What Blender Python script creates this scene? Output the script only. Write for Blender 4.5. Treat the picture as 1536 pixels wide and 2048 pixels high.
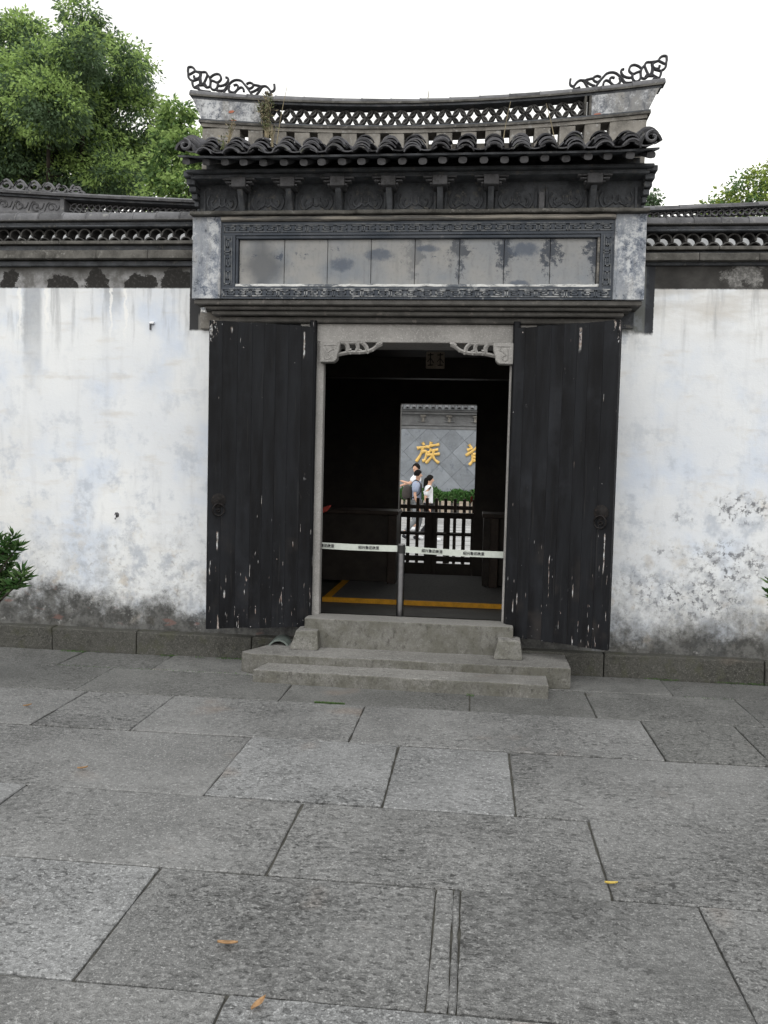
import bpy, bmesh, math, random
import numpy as np
from mathutils import Vector, Matrix, noise as mnoise

random.seed(7)
rng = np.random.default_rng(7)
R = math.radians
for o in list(bpy.data.objects):
    bpy.data.objects.remove(o)
scene = bpy.context.scene
COL = scene.collection

# ------------------------------------------------------------------ camera
cam = bpy.data.cameras.new('camera')
cam.sensor_fit = 'VERTICAL'; cam.sensor_height = 24.0; cam.sensor_width = 18.0
cam.lens = 24.0 * 1657 / 2048
cam.clip_start = 0.05; cam.clip_end = 600
camo = bpy.data.objects.new('camera', cam); COL.objects.link(camo)
camo.matrix_world = (Matrix.Translation((0, -6.6, 1.6)) @ Matrix.Rotation(R(6.1), 4, 'Z')
                     @ Matrix.Rotation(R(90 - 3.25), 4, 'X') @ Matrix.Rotation(R(1.4), 4, 'Z'))
scene.camera = camo

# ------------------------------------------------------------------ overcast sky, soft sun, exposure
SUN_EL, SUN_AZ = 58.0, 190.0      # degrees; the sun stands behind the camera, veiled by cloud
world = bpy.data.worlds.new('World'); scene.world = world; world.use_nodes = True
wn = world.node_tree; wn.nodes.clear()
sky = wn.nodes.new('ShaderNodeTexSky'); sky.sky_type = 'NISHITA'; sky.sun_disc = False
sky.sun_elevation = R(SUN_EL); sky.sun_rotation = R(SUN_AZ)
sky.air_density = 5.0; sky.dust_density = 0.6; sky.ozone_density = 1.0
hs = wn.nodes.new('ShaderNodeHueSaturation'); hs.inputs['Saturation'].default_value = 0.08
bg = wn.nodes.new('ShaderNodeBackground'); bg.inputs['Strength'].default_value = 0.15
wo = wn.nodes.new('ShaderNodeOutputWorld')
wn.links.new(sky.outputs[0], hs.inputs['Color']); wn.links.new(hs.outputs[0], bg.inputs[0]); wn.links.new(bg.outputs[0], wo.inputs[0])
sun = bpy.data.lights.new('sun', 'SUN'); sun.energy = 0.5; sun.angle = R(45); sun.color = (1.0, 0.985, 0.965)
suno = bpy.data.objects.new('sun', sun); COL.objects.link(suno)
az = R(SUN_AZ)
sdir = Vector((math.sin(az) * math.cos(R(SUN_EL)), math.cos(az) * math.cos(R(SUN_EL)), math.sin(R(SUN_EL))))
suno.rotation_euler = sdir.to_track_quat('Z', 'Y').to_euler()
suno.location = (0, -20, 30)
vs = scene.view_settings
vs.view_transform = 'Standard'; vs.look = 'None'; vs.gamma = 1.0; vs.use_curve_mapping = False
vs.exposure = 0.85
scene.cycles.use_denoising = True
scene.cycles.max_bounces = 6; scene.cycles.diffuse_bounces = 4; scene.cycles.glossy_bounces = 3
scene.cycles.transparent_max_bounces = 4

# ------------------------------------------------------------------ node helpers
class V:
    def __init__(s, nt, sock): s.nt = nt; s.s = sock
    def _m(s, op, b=None, c=None):
        n = s.nt.nodes.new('ShaderNodeMath'); n.operation = op
        for i, v in enumerate((s, b, c)):
            if v is None: continue
            if isinstance(v, V): s.nt.links.new(v.s, n.inputs[i])
            else: n.inputs[i].default_value = v
        return V(s.nt, n.outputs[0])
    def __add__(s, o): return s._m('ADD', o)
    __radd__ = __add__
    def __sub__(s, o): return s._m('SUBTRACT', o)
    def __rsub__(s, o): return (s * -1.0) + o
    def __mul__(s, o): return s._m('MULTIPLY', o)
    __rmul__ = __mul__
    def __truediv__(s, o): return s._m('DIVIDE', o)
    def abs(s): return s._m('ABSOLUTE')
    def max(s, o): return s._m('MAXIMUM', o)
    def min(s, o): return s._m('MINIMUM', o)
    def gt(s, o): return s._m('GREATER_THAN', o)
    def mod(s, o): return s._m('FLOORED_MODULO', o)
    def ss(s, a, b):
        n = s.nt.nodes.new('ShaderNodeMapRange'); n.interpolation_type = 'SMOOTHSTEP'
        s.nt.links.new(s.s, n.inputs[0])
        if a < b: n.inputs[1].default_value = a; n.inputs[2].default_value = b
        else:
            n.inputs[1].default_value = b; n.inputs[2].default_value = a
            n.inputs[3].default_value = 1; n.inputs[4].default_value = 0
        return V(s.nt, n.outputs[0])

class B:
    """one procedural Principled material"""
    def __init__(s, name, rough=0.8, spec=0.3, metal=0.0):
        s.mat = bpy.data.materials.new(name); s.mat.use_nodes = True; s.nt = s.mat.node_tree
        s.p = s.nt.nodes['Principled BSDF']
        s.p.inputs['Roughness'].default_value = rough
        s.p.inputs['Specular IOR Level'].default_value = spec
        s.p.inputs['Metallic'].default_value = metal
    def pos(s, rand=False, obj=False):
        if obj:
            v = s.nt.nodes.new('ShaderNodeTexCoord').outputs['Object']
        else:
            v = s.nt.nodes.new('ShaderNodeNewGeometry').outputs['Position']
        if rand:
            i = s.nt.nodes.new('ShaderNodeObjectInfo')
            a = s.nt.nodes.new('ShaderNodeVectorMath'); a.operation = 'MULTIPLY_ADD'
            s.nt.links.new(i.outputs['Random'], a.inputs[0]); a.inputs[1].default_value = (17.3, 23.1, 9.7)
            s.nt.links.new(v, a.inputs[2]); v = a.outputs[0]
        return V(s.nt, v)
    def rand(s): return V(s.nt, s.nt.nodes.new('ShaderNodeObjectInfo').outputs['Random'])
    def sep(s, v):
        n = s.nt.nodes.new('ShaderNodeSeparateXYZ'); s.nt.links.new(v.s, n.inputs[0])
        return [V(s.nt, n.outputs[i]) for i in range(3)]
    def scl(s, v, xyz):
        n = s.nt.nodes.new('ShaderNodeVectorMath'); n.operation = 'MULTIPLY'
        s.nt.links.new(v.s, n.inputs[0]); n.inputs[1].default_value = xyz
        return V(s.nt, n.outputs[0])
    def noise(s, v, scale, detail=3, rough=0.55, dist=0.0):
        n = s.nt.nodes.new('ShaderNodeTexNoise'); s.nt.links.new(v.s, n.inputs['Vector'])
        n.inputs['Scale'].default_value = scale; n.inputs['Detail'].default_value = detail
        n.inputs['Roughness'].default_value = rough; n.inputs['Distortion'].default_value = dist
        return V(s.nt, n.outputs[0])
    def vor(s, v, scale, feature='F1', rnd=1.0):
        n = s.nt.nodes.new('ShaderNodeTexVoronoi'); n.feature = feature; s.nt.links.new(v.s, n.inputs['Vector'])
        n.inputs['Scale'].default_value = scale; n.inputs['Randomness'].default_value = rnd
        return V(s.nt, n.outputs['Distance'])
    def mix(s, f, a, b):
        n = s.nt.nodes.new('ShaderNodeMix'); n.data_type = 'RGBA'
        for i, v in ((0, f), (6, a), (7, b)):
            if isinstance(v, V): s.nt.links.new(v.s, n.inputs[i])
            elif i == 0: n.inputs[0].default_value = v
            else: n.inputs[i].default_value = (*c3(v), 1)
        return V(s.nt, n.outputs[2])
    def color(s, v):
        if isinstance(v, V): s.nt.links.new(v.s, s.p.inputs['Base Color'])
        else: s.p.inputs['Base Color'].default_value = (*c3(v), 1)
    def rough(s, v): s.nt.links.new(v.s, s.p.inputs['Roughness'])
    def bump(s, h, strength=0.5, dist=0.01):
        n = s.nt.nodes.new('ShaderNodeBump'); n.inputs['Strength'].default_value = strength
        n.inputs['Distance'].default_value = dist
        s.nt.links.new(h.s, n.inputs['Height']); s.nt.links.new(n.outputs[0], s.p.inputs['Normal'])
def c3(v): return (v, v, v) if isinstance(v, (int, float)) else tuple(v)

M = {}
# --- granite paving: chiselled, pitted, tone varied by slab, darker rows by the wall
def granite(name, lo, hi, pit_amt=1.0, moss_shade=False, bs=0.8, sp=1.0):
    b = B(name, 0.72, 0.3)
    P = b.pos(rand=True); rnd = b.rand()
    Pw = b.pos(); x, y, z = b.sep(Pw)
    dens = b.noise(P, 1.3, 4, 0.6)
    n1 = b.noise(b.scl(P, (44, 58, 50)), 1.0, 2, 0.5)
    n2 = b.noise(b.scl(P, (21, 31, 26)), 1.0, 2, 0.5)
    fz = b.noise(P, 150, 2, 0.6)
    n3 = b.noise(b.scl(P, (34, 46, 40)), 1.0, 3, 0.6)
    pit = ((n1 + dens * 0.2 + rnd * 0.05 + (fz - .5) * .25).ss(0.60, 0.80) * 0.8).max((n2 + dens * 0.2 + rnd * 0.05 + (fz - .5) * .25).ss(0.64, 0.84))
    wear = b.noise(P, 0.9, 4, 0.6).ss(0.34, 0.64) * 0.65 + 0.35
    pit = pit * wear
    fine = b.noise(P, 330, 2, 0.7)
    grain = b.noise(P, 120, 3, 0.75)
    blot = b.noise(P, 1.6, 6, 0.65)
    c = b.mix(blot.ss(0.3, 0.7), [.85 * v for v in c3(lo)], [1.1 * v for v in c3(hi)])
    c = b.mix(b.noise(P, 2.7, 6, .72).ss(.52, .7) * .35, c, [.55 * v for v in c3(lo)])
    c = b.mix(rnd * 0.5, c, [0.66 * v for v in c3(hi)])
    c = b.mix(fine.ss(0.42, 0.72) * (0.55 * sp), c, [2.0 * v for v in c3(hi)])
    c = b.mix(grain.ss(0.48, 0.64) * wear * (0.8 * sp), c, [0.45 * v for v in c3(lo)])
    c = b.mix(b.noise(P, 95, 2, 0.6).ss(0.56, 0.68) * (0.65 * sp), c, [2.2 * v for v in c3(hi)])
    c = b.mix(n1.ss(0.42, 0.3) * (0.45 * sp), c, [1.5 * v for v in c3(hi)])
    stain = b.noise(Pw, 0.55, 5, 0.65)
    c = b.mix(stain.ss(0.48, 0.72) * 0.5, c, [0.5 * v for v in c3(lo)])
    c = b.mix(b.noise(P, 2.1, 2).ss(0.64, 0.78) * 0.3, c, (0.22, 0.16, 0.12))
    c = b.mix(b.noise(P, 4.3, 5, 0.7).ss(0.64, 0.72) * 0.3, c, [1.6 * v for v in c3(hi)])
    c = b.mix(pit * (0.6 * pit_amt), c, [0.35 * v for v in c3(lo)])
    hole = (n3 + dens * 0.2).ss(0.705, 0.735) * wear
    c = b.mix(hole * (0.8 * min(1, pit_amt * 1.2)), c, [0.28 * v for v in c3(lo)])
    if moss_shade == 'faces':
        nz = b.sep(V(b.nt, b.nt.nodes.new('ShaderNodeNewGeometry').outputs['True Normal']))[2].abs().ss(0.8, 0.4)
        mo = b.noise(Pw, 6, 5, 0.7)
        c = b.mix(nz * 0.42, c, (0.075, 0.073, 0.062))  # upright faces painted evenly darker, imitating their dimmer light; mottled stains follow
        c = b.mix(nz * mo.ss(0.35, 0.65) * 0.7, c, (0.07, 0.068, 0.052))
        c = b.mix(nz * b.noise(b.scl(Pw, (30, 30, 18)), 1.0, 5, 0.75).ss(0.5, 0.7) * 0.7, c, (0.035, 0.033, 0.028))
    elif moss_shade:
        mo = b.noise(Pw, 7, 4, 0.65)
        c = b.mix(mo.ss(0.5, 0.68) * 0.6, c, (0.05, 0.052, 0.03))
        c = b.mix(b.noise(Pw, 24, 3, 0.7).ss(0.55, 0.7) * 0.6, c, (0.03, 0.029, 0.025))
    b.color(c)
    b.bump(grain * 0.35 + fine * 0.3 - pit * (0.8 * pit_amt) - hole * .8 + n1 * 0.6, bs, 0.010)
    return b.mat
M['granite'] = granite('granite_paving', (0.118, 0.118, 0.117), (0.168, 0.168, 0.166))
M['granitelight'] = granite('granite_paving_pale', (0.155, 0.157, 0.158), (0.205, 0.207, 0.208), 0.9)
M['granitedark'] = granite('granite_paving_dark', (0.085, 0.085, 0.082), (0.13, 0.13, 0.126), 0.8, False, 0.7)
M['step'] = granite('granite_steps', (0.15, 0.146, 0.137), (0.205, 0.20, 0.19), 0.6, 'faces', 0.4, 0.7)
M['plinth'] = granite('plinth_stone', (0.042, 0.041, 0.035), (0.068, 0.067, 0.06), 0.3, True)
M['jamb'] = granite('jamb_stone', (0.21, 0.203, 0.195), (0.28, 0.272, 0.262), 0.2, False, 0.25, 0.35)
M['threshold'] = granite('threshold_stone', (0.16, 0.155, 0.145), (0.215, 0.21, 0.198), 0.3, 'faces', 0.3, 0.4)

def simple(name, col, rough=0.8, var=0.35, scale=6, spec=0.3, bump=0.25, dirt=None, metal=0.0, rand=True, tone=0.0):
    b = B(name, rough, spec, metal)
    P = b.pos(rand=rand); n = b.noise(P, scale, 5, 0.65); f = b.noise(P, scale * 9, 3, 0.65)
    col = c3(col)
    c = b.mix(n.ss(0.25, 0.75), [v * (1 - var) for v in col], [v * (1 + var) for v in col])
    c = b.mix(f.ss(0.5, 0.75) * 0.4, c, [v * (1 + 1.6 * var) for v in col])
    if dirt: c = b.mix(b.noise(P, scale * 2.3, 5, 0.7).ss(0.56, 0.68), c, dirt)
    if tone: c = b.mix(b.rand().ss(0.0, 1.0) * tone, c, [v * 2.1 for v in col]); c = b.mix(b.rand().ss(0.5, 0.0) * tone, c, [v * .35 for v in col])
    b.color(c)
    if bump: b.bump(n * 0.5 + f * 0.5, bump, 0.01)
    return b.mat
M['soil'] = simple('joint_soil', (0.06, 0.058, 0.05), 0.95, 0.4, 12)
M['ground'] = simple('ground_earth', (0.12, 0.11, 0.09), 0.95, 0.3, 0.5)
M['street'] = simple('street_stone', (0.34, 0.34, 0.34), 0.8, 0.2, 1.5)
M['tile'] = simple('clay_tile', (0.055, 0.055, 0.06), 0.8, 0.55, 9, 0.2, 0.4, (0.16, 0.155, 0.145), tone=0.75)
_t = M['tile'].node_tree; _b = B.__new__(B); _b.mat = M['tile']; _b.nt = _t; _b.p = _t.nodes['Principled BSDF']
_src = V(_t, _b.p.inputs['Base Color'].links[0].from_socket)
_b.color(_b.mix(_b.noise(_b.pos(rand=True), 34, 5, .75).ss(.60, .68) * .7, _b.mix(_b.noise(_b.pos(), 5, 4, .7).ss(.6, .72) * .5, _src, (0.10, 0.105, 0.07)), (0.33, 0.325, 0.31)))
M['coping'] = simple('coping_tile', (0.085, 0.085, 0.09), 0.8, 0.5, 7, 0.2, 0.35, (0.18, 0.178, 0.17), tone=0.4)
M['lattice'] = simple('lattice_tile', (0.042, 0.041, 0.040), 0.85, 0.5, 11, 0.2, 0.3, (0.13, 0.128, 0.12), tone=0.5)
M['brickdark'] = simple('carved_brick', (0.062, 0.066, 0.073), 0.85, 0.5, 8, 0.2, 0.4, (0.11, 0.107, 0.10))
M['rafter'] = simple('rafter_brick', (0.085, 0.085, 0.09), 0.85, 0.45, 9, 0.2, 0.3, (0.05, 0.05, 0.05))
M['ledge'] = simple('ledge_brick', (0.078, 0.075, 0.069), 0.9, 0.5, 8, 0.2, 0.45, (0.16, 0.155, 0.145))
M['moulding'] = simple('moulding_brick', (0.07, 0.067, 0.063), 0.85, 0.35, 7, 0.2, 0.25, (0.13, 0.12, 0.11))
M['iron'] = simple('ornament_clay', (0.05, 0.05, 0.056), 0.8, 0.3, 10, 0.3, 0.2)
M['wood'] = simple('dark_timber', (0.034, 0.027, 0.022), 0.6, 0.4, 4, 0.3, 0.2)
M['woodwarm'] = simple('fence_timber', (0.045, 0.032, 0.025), 0.6, 0.4, 5, 0.3, 0.2)
M['palewood'] = simple('pale_wood', (0.30, 0.25, 0.20), 0.8, 0.3, 8)
M['floor'] = simple('hall_floor', (0.12, 0.118, 0.112), 0.7, 0.25, 3, 0.3, 0.15)
M['mat'] = simple('floor_mat', (0.16, 0.158, 0.155), 0.9, 0.2, 30, 0.2, 0.3)
M['orange'] = simple('orange_edging', (0.75, 0.36, 0.02), 0.6, 0.2, 14, 0.4, 0.1)
M['steel'] = simple('brushed_steel', (0.28, 0.28, 0.29), 0.28, 0.15, 30, 0.5, 0.0, None, 1.0)
M['blackplastic'] = simple('black_plastic', (0.02, 0.02, 0.02), 0.4, 0.1, 10)
M['belt'] = simple('belt_webbing', (0.47, 0.50, 0.46), 0.75, 0.08, 40, 0.3, 0.1)
M['ink'] = simple('belt_print', (0.02, 0.02, 0.025), 0.8, 0.1, 10)
M['gold'] = simple('gold_paint', (0.62, 0.40, 0.11), 0.45, 0.15, 6, 0.5, 0.1)
M['bark'] = simple('bark', (0.035, 0.029, 0.024), 0.95, 0.45, 9, 0.2, 0.7)
M['screentile'] = simple('screen_tile', (0.19, 0.205, 0.225), 0.75, 0.25, 1.6, 0.3, 0.1, (0.12, 0.135, 0.16), tone=.12)
M['screenbrick'] = simple('screen_brick', (0.15, 0.152, 0.155), 0.8, 0.25, 3)
M['screenroof'] = simple('screen_roof_tile', (0.10, 0.105, 0.11), 0.8, 0.3, 5)
M['weed'] = simple('dry_weed', (0.20, 0.17, 0.11), 0.9, 0.35, 20)
M['weedgreen'] = simple('green_weed', (0.10, 0.115, 0.055), 0.9, 0.4, 25)
M['deadleaf'] = simple('dead_leaf', (0.30, 0.18, 0.09), 0.8, 0.4, 40)
M['yellowleaf'] = simple('yellow_leaf', (0.50, 0.37, 0.09), 0.8, 0.3, 40)
M['moss'] = simple('moss', (0.055, 0.11, 0.03), 0.95, 0.4, 40, 0.1, 0.6)
M['brickred'] = simple('bare_brick', (0.30, 0.11, 0.07), 0.9, 0.3, 20)
M['fallen'] = simple('glazed_tile', (0.11, 0.13, 0.12), 0.45, 0.3, 9)
M['red'] = simple('red_paint', (0.55, 0.08, 0.06), 0.6, 0.1, 10)
M['skin'] = simple('skin', (0.52, 0.31, 0.22), 0.6, 0.08, 12, 0.3, 0.0)
M['hair'] = simple('hair', (0.008, 0.007, 0.0065), 0.85, 0.3, 60, 0.1, 0.0)
M['white'] = simple('white_cotton', (0.72, 0.73, 0.75), 0.9, 0.06, 14, 0.2, 0.1)
M['blueshirt'] = simple('grey_blue_cotton', (0.28, 0.32, 0.42), 0.9, 0.1, 14, 0.2, 0.1)
M['trousers'] = simple('grey_trousers', (0.20, 0.21, 0.22), 0.9, 0.2, 10)
M['blacktrousers'] = simple('black_trousers', (0.02, 0.02, 0.024), 0.9, 0.2, 10)
M['bag'] = simple('dark_bag', (0.05, 0.043, 0.04), 0.85, 0.25, 10)

# --- whitewashed plaster, two walls with their own stains
def plaster(name, left):
    b = B(name, 0.9, 0.2)
    P = b.pos(); x, y, z = b.sep(P)
    wob = b.noise(P, 3.2, 5, 0.62); wob2 = b.noise(P, 9, 4, 0.65); fine = b.noise(P, 38, 3, 0.7)
    low = b.noise(P, 0.9, 3); tint = b.noise(P, 1.7, 4, 0.6)
    hor = b.noise(b.scl(P, (2.5, 2.5, 9)), 1.0, 4, 0.6)
    ver = b.noise(b.scl(P, (8, 8, 0.8)), 1.0, 4, 0.6)
    c = b.mix(low.ss(0.3, 0.7), (0.565, 0.585, 0.615), (0.65, 0.66, 0.665))
    c = b.mix(tint.ss(0.48, 0.70) * 0.75, c, (0.475, 0.53, 0.625))
    c = b.mix(b.noise(P, 0.7, 5, 0.65).ss(0.5, 0.72) * 0.5, c, (0.53, 0.52, 0.49))
    c = b.mix(hor.ss(0.54, 0.74) * 0.5, c, (0.47, 0.44, 0.40))
    c = b.mix(ver.ss(0.54, 0.74) * 0.35, c, (0.42, 0.43, 0.45))
    c = b.mix(fine.ss(0.56, 0.78) * 0.25, c, (0.42, 0.42, 0.43))
    up = z.ss(2.6, 1.2)
    c = b.mix(b.noise(P, 4.5, 6, 0.7).ss(0.50, 0.66) * (up * 0.6 + 0.2), c, (0.38, 0.41, 0.46))
    c = b.mix(b.noise(P, 2.6, 6, 0.72).ss(0.56, 0.68) * (up * 0.45 + 0.1), c, (0.50, 0.47, 0.42))
    c = b.mix(b.noise(b.scl(P, (6, 6, 1.1)), 1.0, 6, 0.7).ss(0.56, 0.72) * 0.35, c, (0.40, 0.41, 0.43))
    # rising damp: a mottled zone above the plinth, then black lichen
    hgt = 1.35 if left else 1.4
    d1 = (z + (wob - 0.5) * 1.7).ss(hgt, 0.35)
    c = b.mix(d1 * (wob2 * .6 + b.noise(P, 11, 8, .8) * .4).ss(0.44, 0.60) * 0.65, c, (0.34, 0.355, 0.38))
    c = b.mix(d1 * b.noise(P, 26, 4, 0.75).ss(0.52, 0.66) * 0.6, c, (0.24, 0.235, 0.23))
    c = b.mix(d1 * b.noise(P, 6, 3).ss(0.58, 0.7) * 0.5, c, (0.44, 0.37, 0.28))
    crisp = b.noise(P, 14, 8, 0.8)
    lich = (z + (b.noise(P, 1.3, 3) - .5) * .5 + (wob - 0.5) * 0.5 + (wob2 - 0.5) * 0.2 + (crisp - 0.5) * 0.45).ss(0.54 if left else 0.64, 0.30 if left else 0.30)
    dk = b.mix((wob2 * 0.7 + fine * 0.3).ss(0.40, 0.62), (0.016, 0.0155, 0.013), (0.095, 0.094, 0.088))
    dk = b.mix(b.noise(P, 11, 5, .7).ss(0.60, 0.68) * 0.5, dk, (0.30, 0.30, 0.29))
    if left:
        dk = b.mix(b.noise(b.scl(P, (5, 5, 14)), 1.0, 2).ss(0.62, 0.70) * 0.6, dk, (0.14, 0.06, 0.045))
    c = b.mix(lich * 0.93, c, dk)
    if not left:      # speckled mould right of the door
        sp = b.noise(P, 17, 5, 0.75).ss(0.5, 0.6)
        for cx, cz, rx, rz, a in ((2.05, 1.33, .24, .13, .95), (1.98, 0.9, .34, .2, .85), (1.72, 0.62, .42, .16, .85), (1.52, 0.98, .12, .05, .6), (1.3, 0.72, .2, .14, .5), (1.62, 1.25, .09, .05, .55)):
            dd = (((x - cx) / rx) * ((x - cx) / rx) + ((z - cz) / rz) * ((z - cz) / rz)).ss(1.5, 0.1)
            c = b.mix(dd * sp * a, c, (0.085, 0.088, 0.095))
            c = b.mix(dd * wob2.ss(.4, .65) * (a * .35), c, (0.33, 0.34, 0.36))
        c = b.mix((z + (wob - .5) * .5).ss(2.55, 2.95) * hor.ss(.35, .6) * 0.55, c, (0.42, 0.40, 0.37))
    # water runs from the coping
    drip = b.noise(b.scl(P, (7, 7, 0.7)), 1.0, 6, 0.68)
    c = b.mix(drip.ss(0.50, 0.64) * (z + (wob - .5) * .5 + (drip - .5) * 1.2).ss(2.5, 2.98) * (0.6 if left else 0.5), c, (0.27, 0.275, 0.285))
    # black lime band under the coping and round the gateway; the left one also holds painted ledge shade
    zb = z + (fine - 0.5) * 0.012
    band = zb.ss(2.985, 2.998)
    if left:
        grey = b.mix(wob2.ss(0.35, 0.65), (0.11, 0.108, 0.105), (0.26, 0.26, 0.265))
        ledge_shade = (z + (wob - 0.5) * 0.12).ss(3.06, 3.17)  # grey painted darker upward, imitating the shade under the ledge
        bc = b.mix(ledge_shade, grey, (0.04, 0.038, 0.034))
        rag = b.noise(P, 5.5, 5, 0.68)
        xx = x + (wob2 - 0.5) * 0.12
        xr = x + (rag - 0.5) * 0.34
        pm = None
        for x0, x1, zt in ((-3.945, -3.80, 3.155), (-3.545, -3.30, 3.12), (-3.235, -3.02, 3.14), (-2.875, -2.645, 3.15), (-2.60, -2.2, 3.16), (-4.5, -4.25, 3.14), (-5.0, -4.7, 3.12)):
            m = (xr - (x0 + x1) / 2).abs() * (2.0 / (x1 - x0))
            m = (m * m * 0.09 + z + (b.noise(P, 7.5, 4, .6) - 0.5) * 0.26).ss(zt, zt - 0.015) * m.ss(1.05, 0.95)
            pm = m if pm is None else pm.max(m)
        bc = b.mix(pm, bc, b.mix(fine.ss(.5, .75), (0.022, 0.021, 0.02), (0.06, 0.058, 0.055)))
        # runs of dirty water below the band
        for cx, w, zl, a in ((-3.68, 0.10, 1.95, 0.85), (-2.98, 0.09, 2.70, 0.7), (-3.40, 0.13, 2.82, 0.22), (-2.47, 0.02, 2.5, 0.25), (-3.95, .05, 2.75, .3)):
            s = (xx * 0.5 + x * 0.5 - cx).abs().ss(w, w * 0.55) * (z + (wob - 0.5) * 0.3).ss(zl, 2.95)
            c = b.mix(s * (wob2 * 0.5 + 0.6) * a, c, (0.26, 0.275, 0.30))
        for cx, w in ((-3.79, 0.018), (-3.555, 0.016), (-3.0, 0.014), (-2.875, .014)):
            s = (xx - cx).abs().ss(w, w * 0.4) * z.ss(2.5, 2.8)
            c = b.mix(s * 0.8, c, (0.70, 0.70, 0.69))
        runs = (pm * -1.0 + 1.0) * (z + (wob - .5) * .2).ss(3.16, 3.05)
        c = b.mix(band, c, bc)
        strip = (x + (fine - .5) * .01).ss(-2.335, -2.33) * zb.ss(2.645, 2.665)
        stripc = b.mix((x.ss(-2.262, -2.255) * z.ss(2.80, 2.76)), (0.04, 0.04, 0.042), (0.17, 0.165, 0.155))
        c = b.mix(strip, c, stripc)
    else:
        bc = b.mix(wob.ss(0.35, 0.7), (0.028, 0.027, 0.026), (0.065, 0.063, 0.06))
        pat = ((x - 2.0) * (x - 2.0) * 7.0 + (wob2 - 0.5) * 0.9 + (crisp - 0.5) * 1.3 + (z - 3.09).abs() * 1.4).ss(0.26, 0.10)
        bc = b.mix(pat * z.ss(2.99, 3.03) * .9, bc, b.mix(fine.ss(.4, .65), (0.11, 0.108, 0.105), (0.24, 0.236, 0.23)))
        bc = b.mix(fine.ss(0.68, 0.8) * 0.6, bc, (0.25, 0.25, 0.25))
        c = b.mix(band, c, bc)
        strip = (x + (fine - .5) * .012).ss(1.335, 1.33) * (z + (wob2 - .5) * .14).ss(2.63, 2.67)
        c = b.mix(strip, c, b.mix(x.ss(1.26, 1.275), (0.12, 0.125, 0.12), (0.035, 0.037, 0.042)))
        c = b.mix(x.ss(1.33, 1.1) * wob2.ss(.45, .6) * (z + (wob - .5) * .2).ss(2.3, 2.6) * 0.6, c, (0.28, 0.31, 0.36))
    b.color(c)
    b.bump(wob2 * 0.35 + fine * 0.35 + hor * 0.5 + b.noise(P, 120, 2) * .15, 0.35, 0.012)
    return b.mat
M['plasterL'] = plaster('whitewash_west', True)
M['plasterR'] = plaster('whitewash_east', False)

# --- peeled paint on the pilasters beside the name panel and the ridge ends
def peeled(name, base, blue, cream, sc=5.0):
    b = B(name, 0.85, 0.2); P = b.pos()
    n = b.noise(P, sc, 5, 0.7); f = b.noise(P, sc * 2.6, 8, 0.82); g = b.noise(b.scl(P, (16, 16, 3.2)), 1, 5, .7); h = b.noise(b.scl(P, (7, 7, 2)), 1, 3)
    c = b.mix(h.ss(0.3, 0.7), base, blue)
    c = b.mix(g.ss(0.45, 0.7) * 0.6, c, cream)
    c = b.mix(g.ss(0.45, 0.32) * 0.55, c, [v * .45 for v in blue])
    c = b.mix((f * .75 + h * .35).ss(0.52, 0.66) * 0.85, c, (0.50, 0.51, 0.52))
    c = b.mix(f.ss(0.45, 0.36) * 0.85, c, (0.045, 0.053, 0.068))
    b.color(c); b.bump(f + g * .4, 0.35, 0.008)
    return b.mat
M['peel'] = peeled('peeled_limewash', (0.24, 0.255, 0.28), (0.13, 0.15, 0.19), (0.32, 0.315, 0.305))
M['peel2'] = peeled('weathered_ridge_plaster', (0.20, 0.20, 0.20), (0.125, 0.135, 0.16), (0.25, 0.24, 0.22), 7)
M['holewhite'] = simple('grey_limewash', (0.36, 0.37, 0.38), 0.9, 0.2, 4)
M['holewall'] = simple('ridge_wall_plaster', (0.17, 0.16, 0.145), 0.9, 0.4, 7, 0.2, 0.4, (0.26, 0.255, 0.245))

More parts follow.
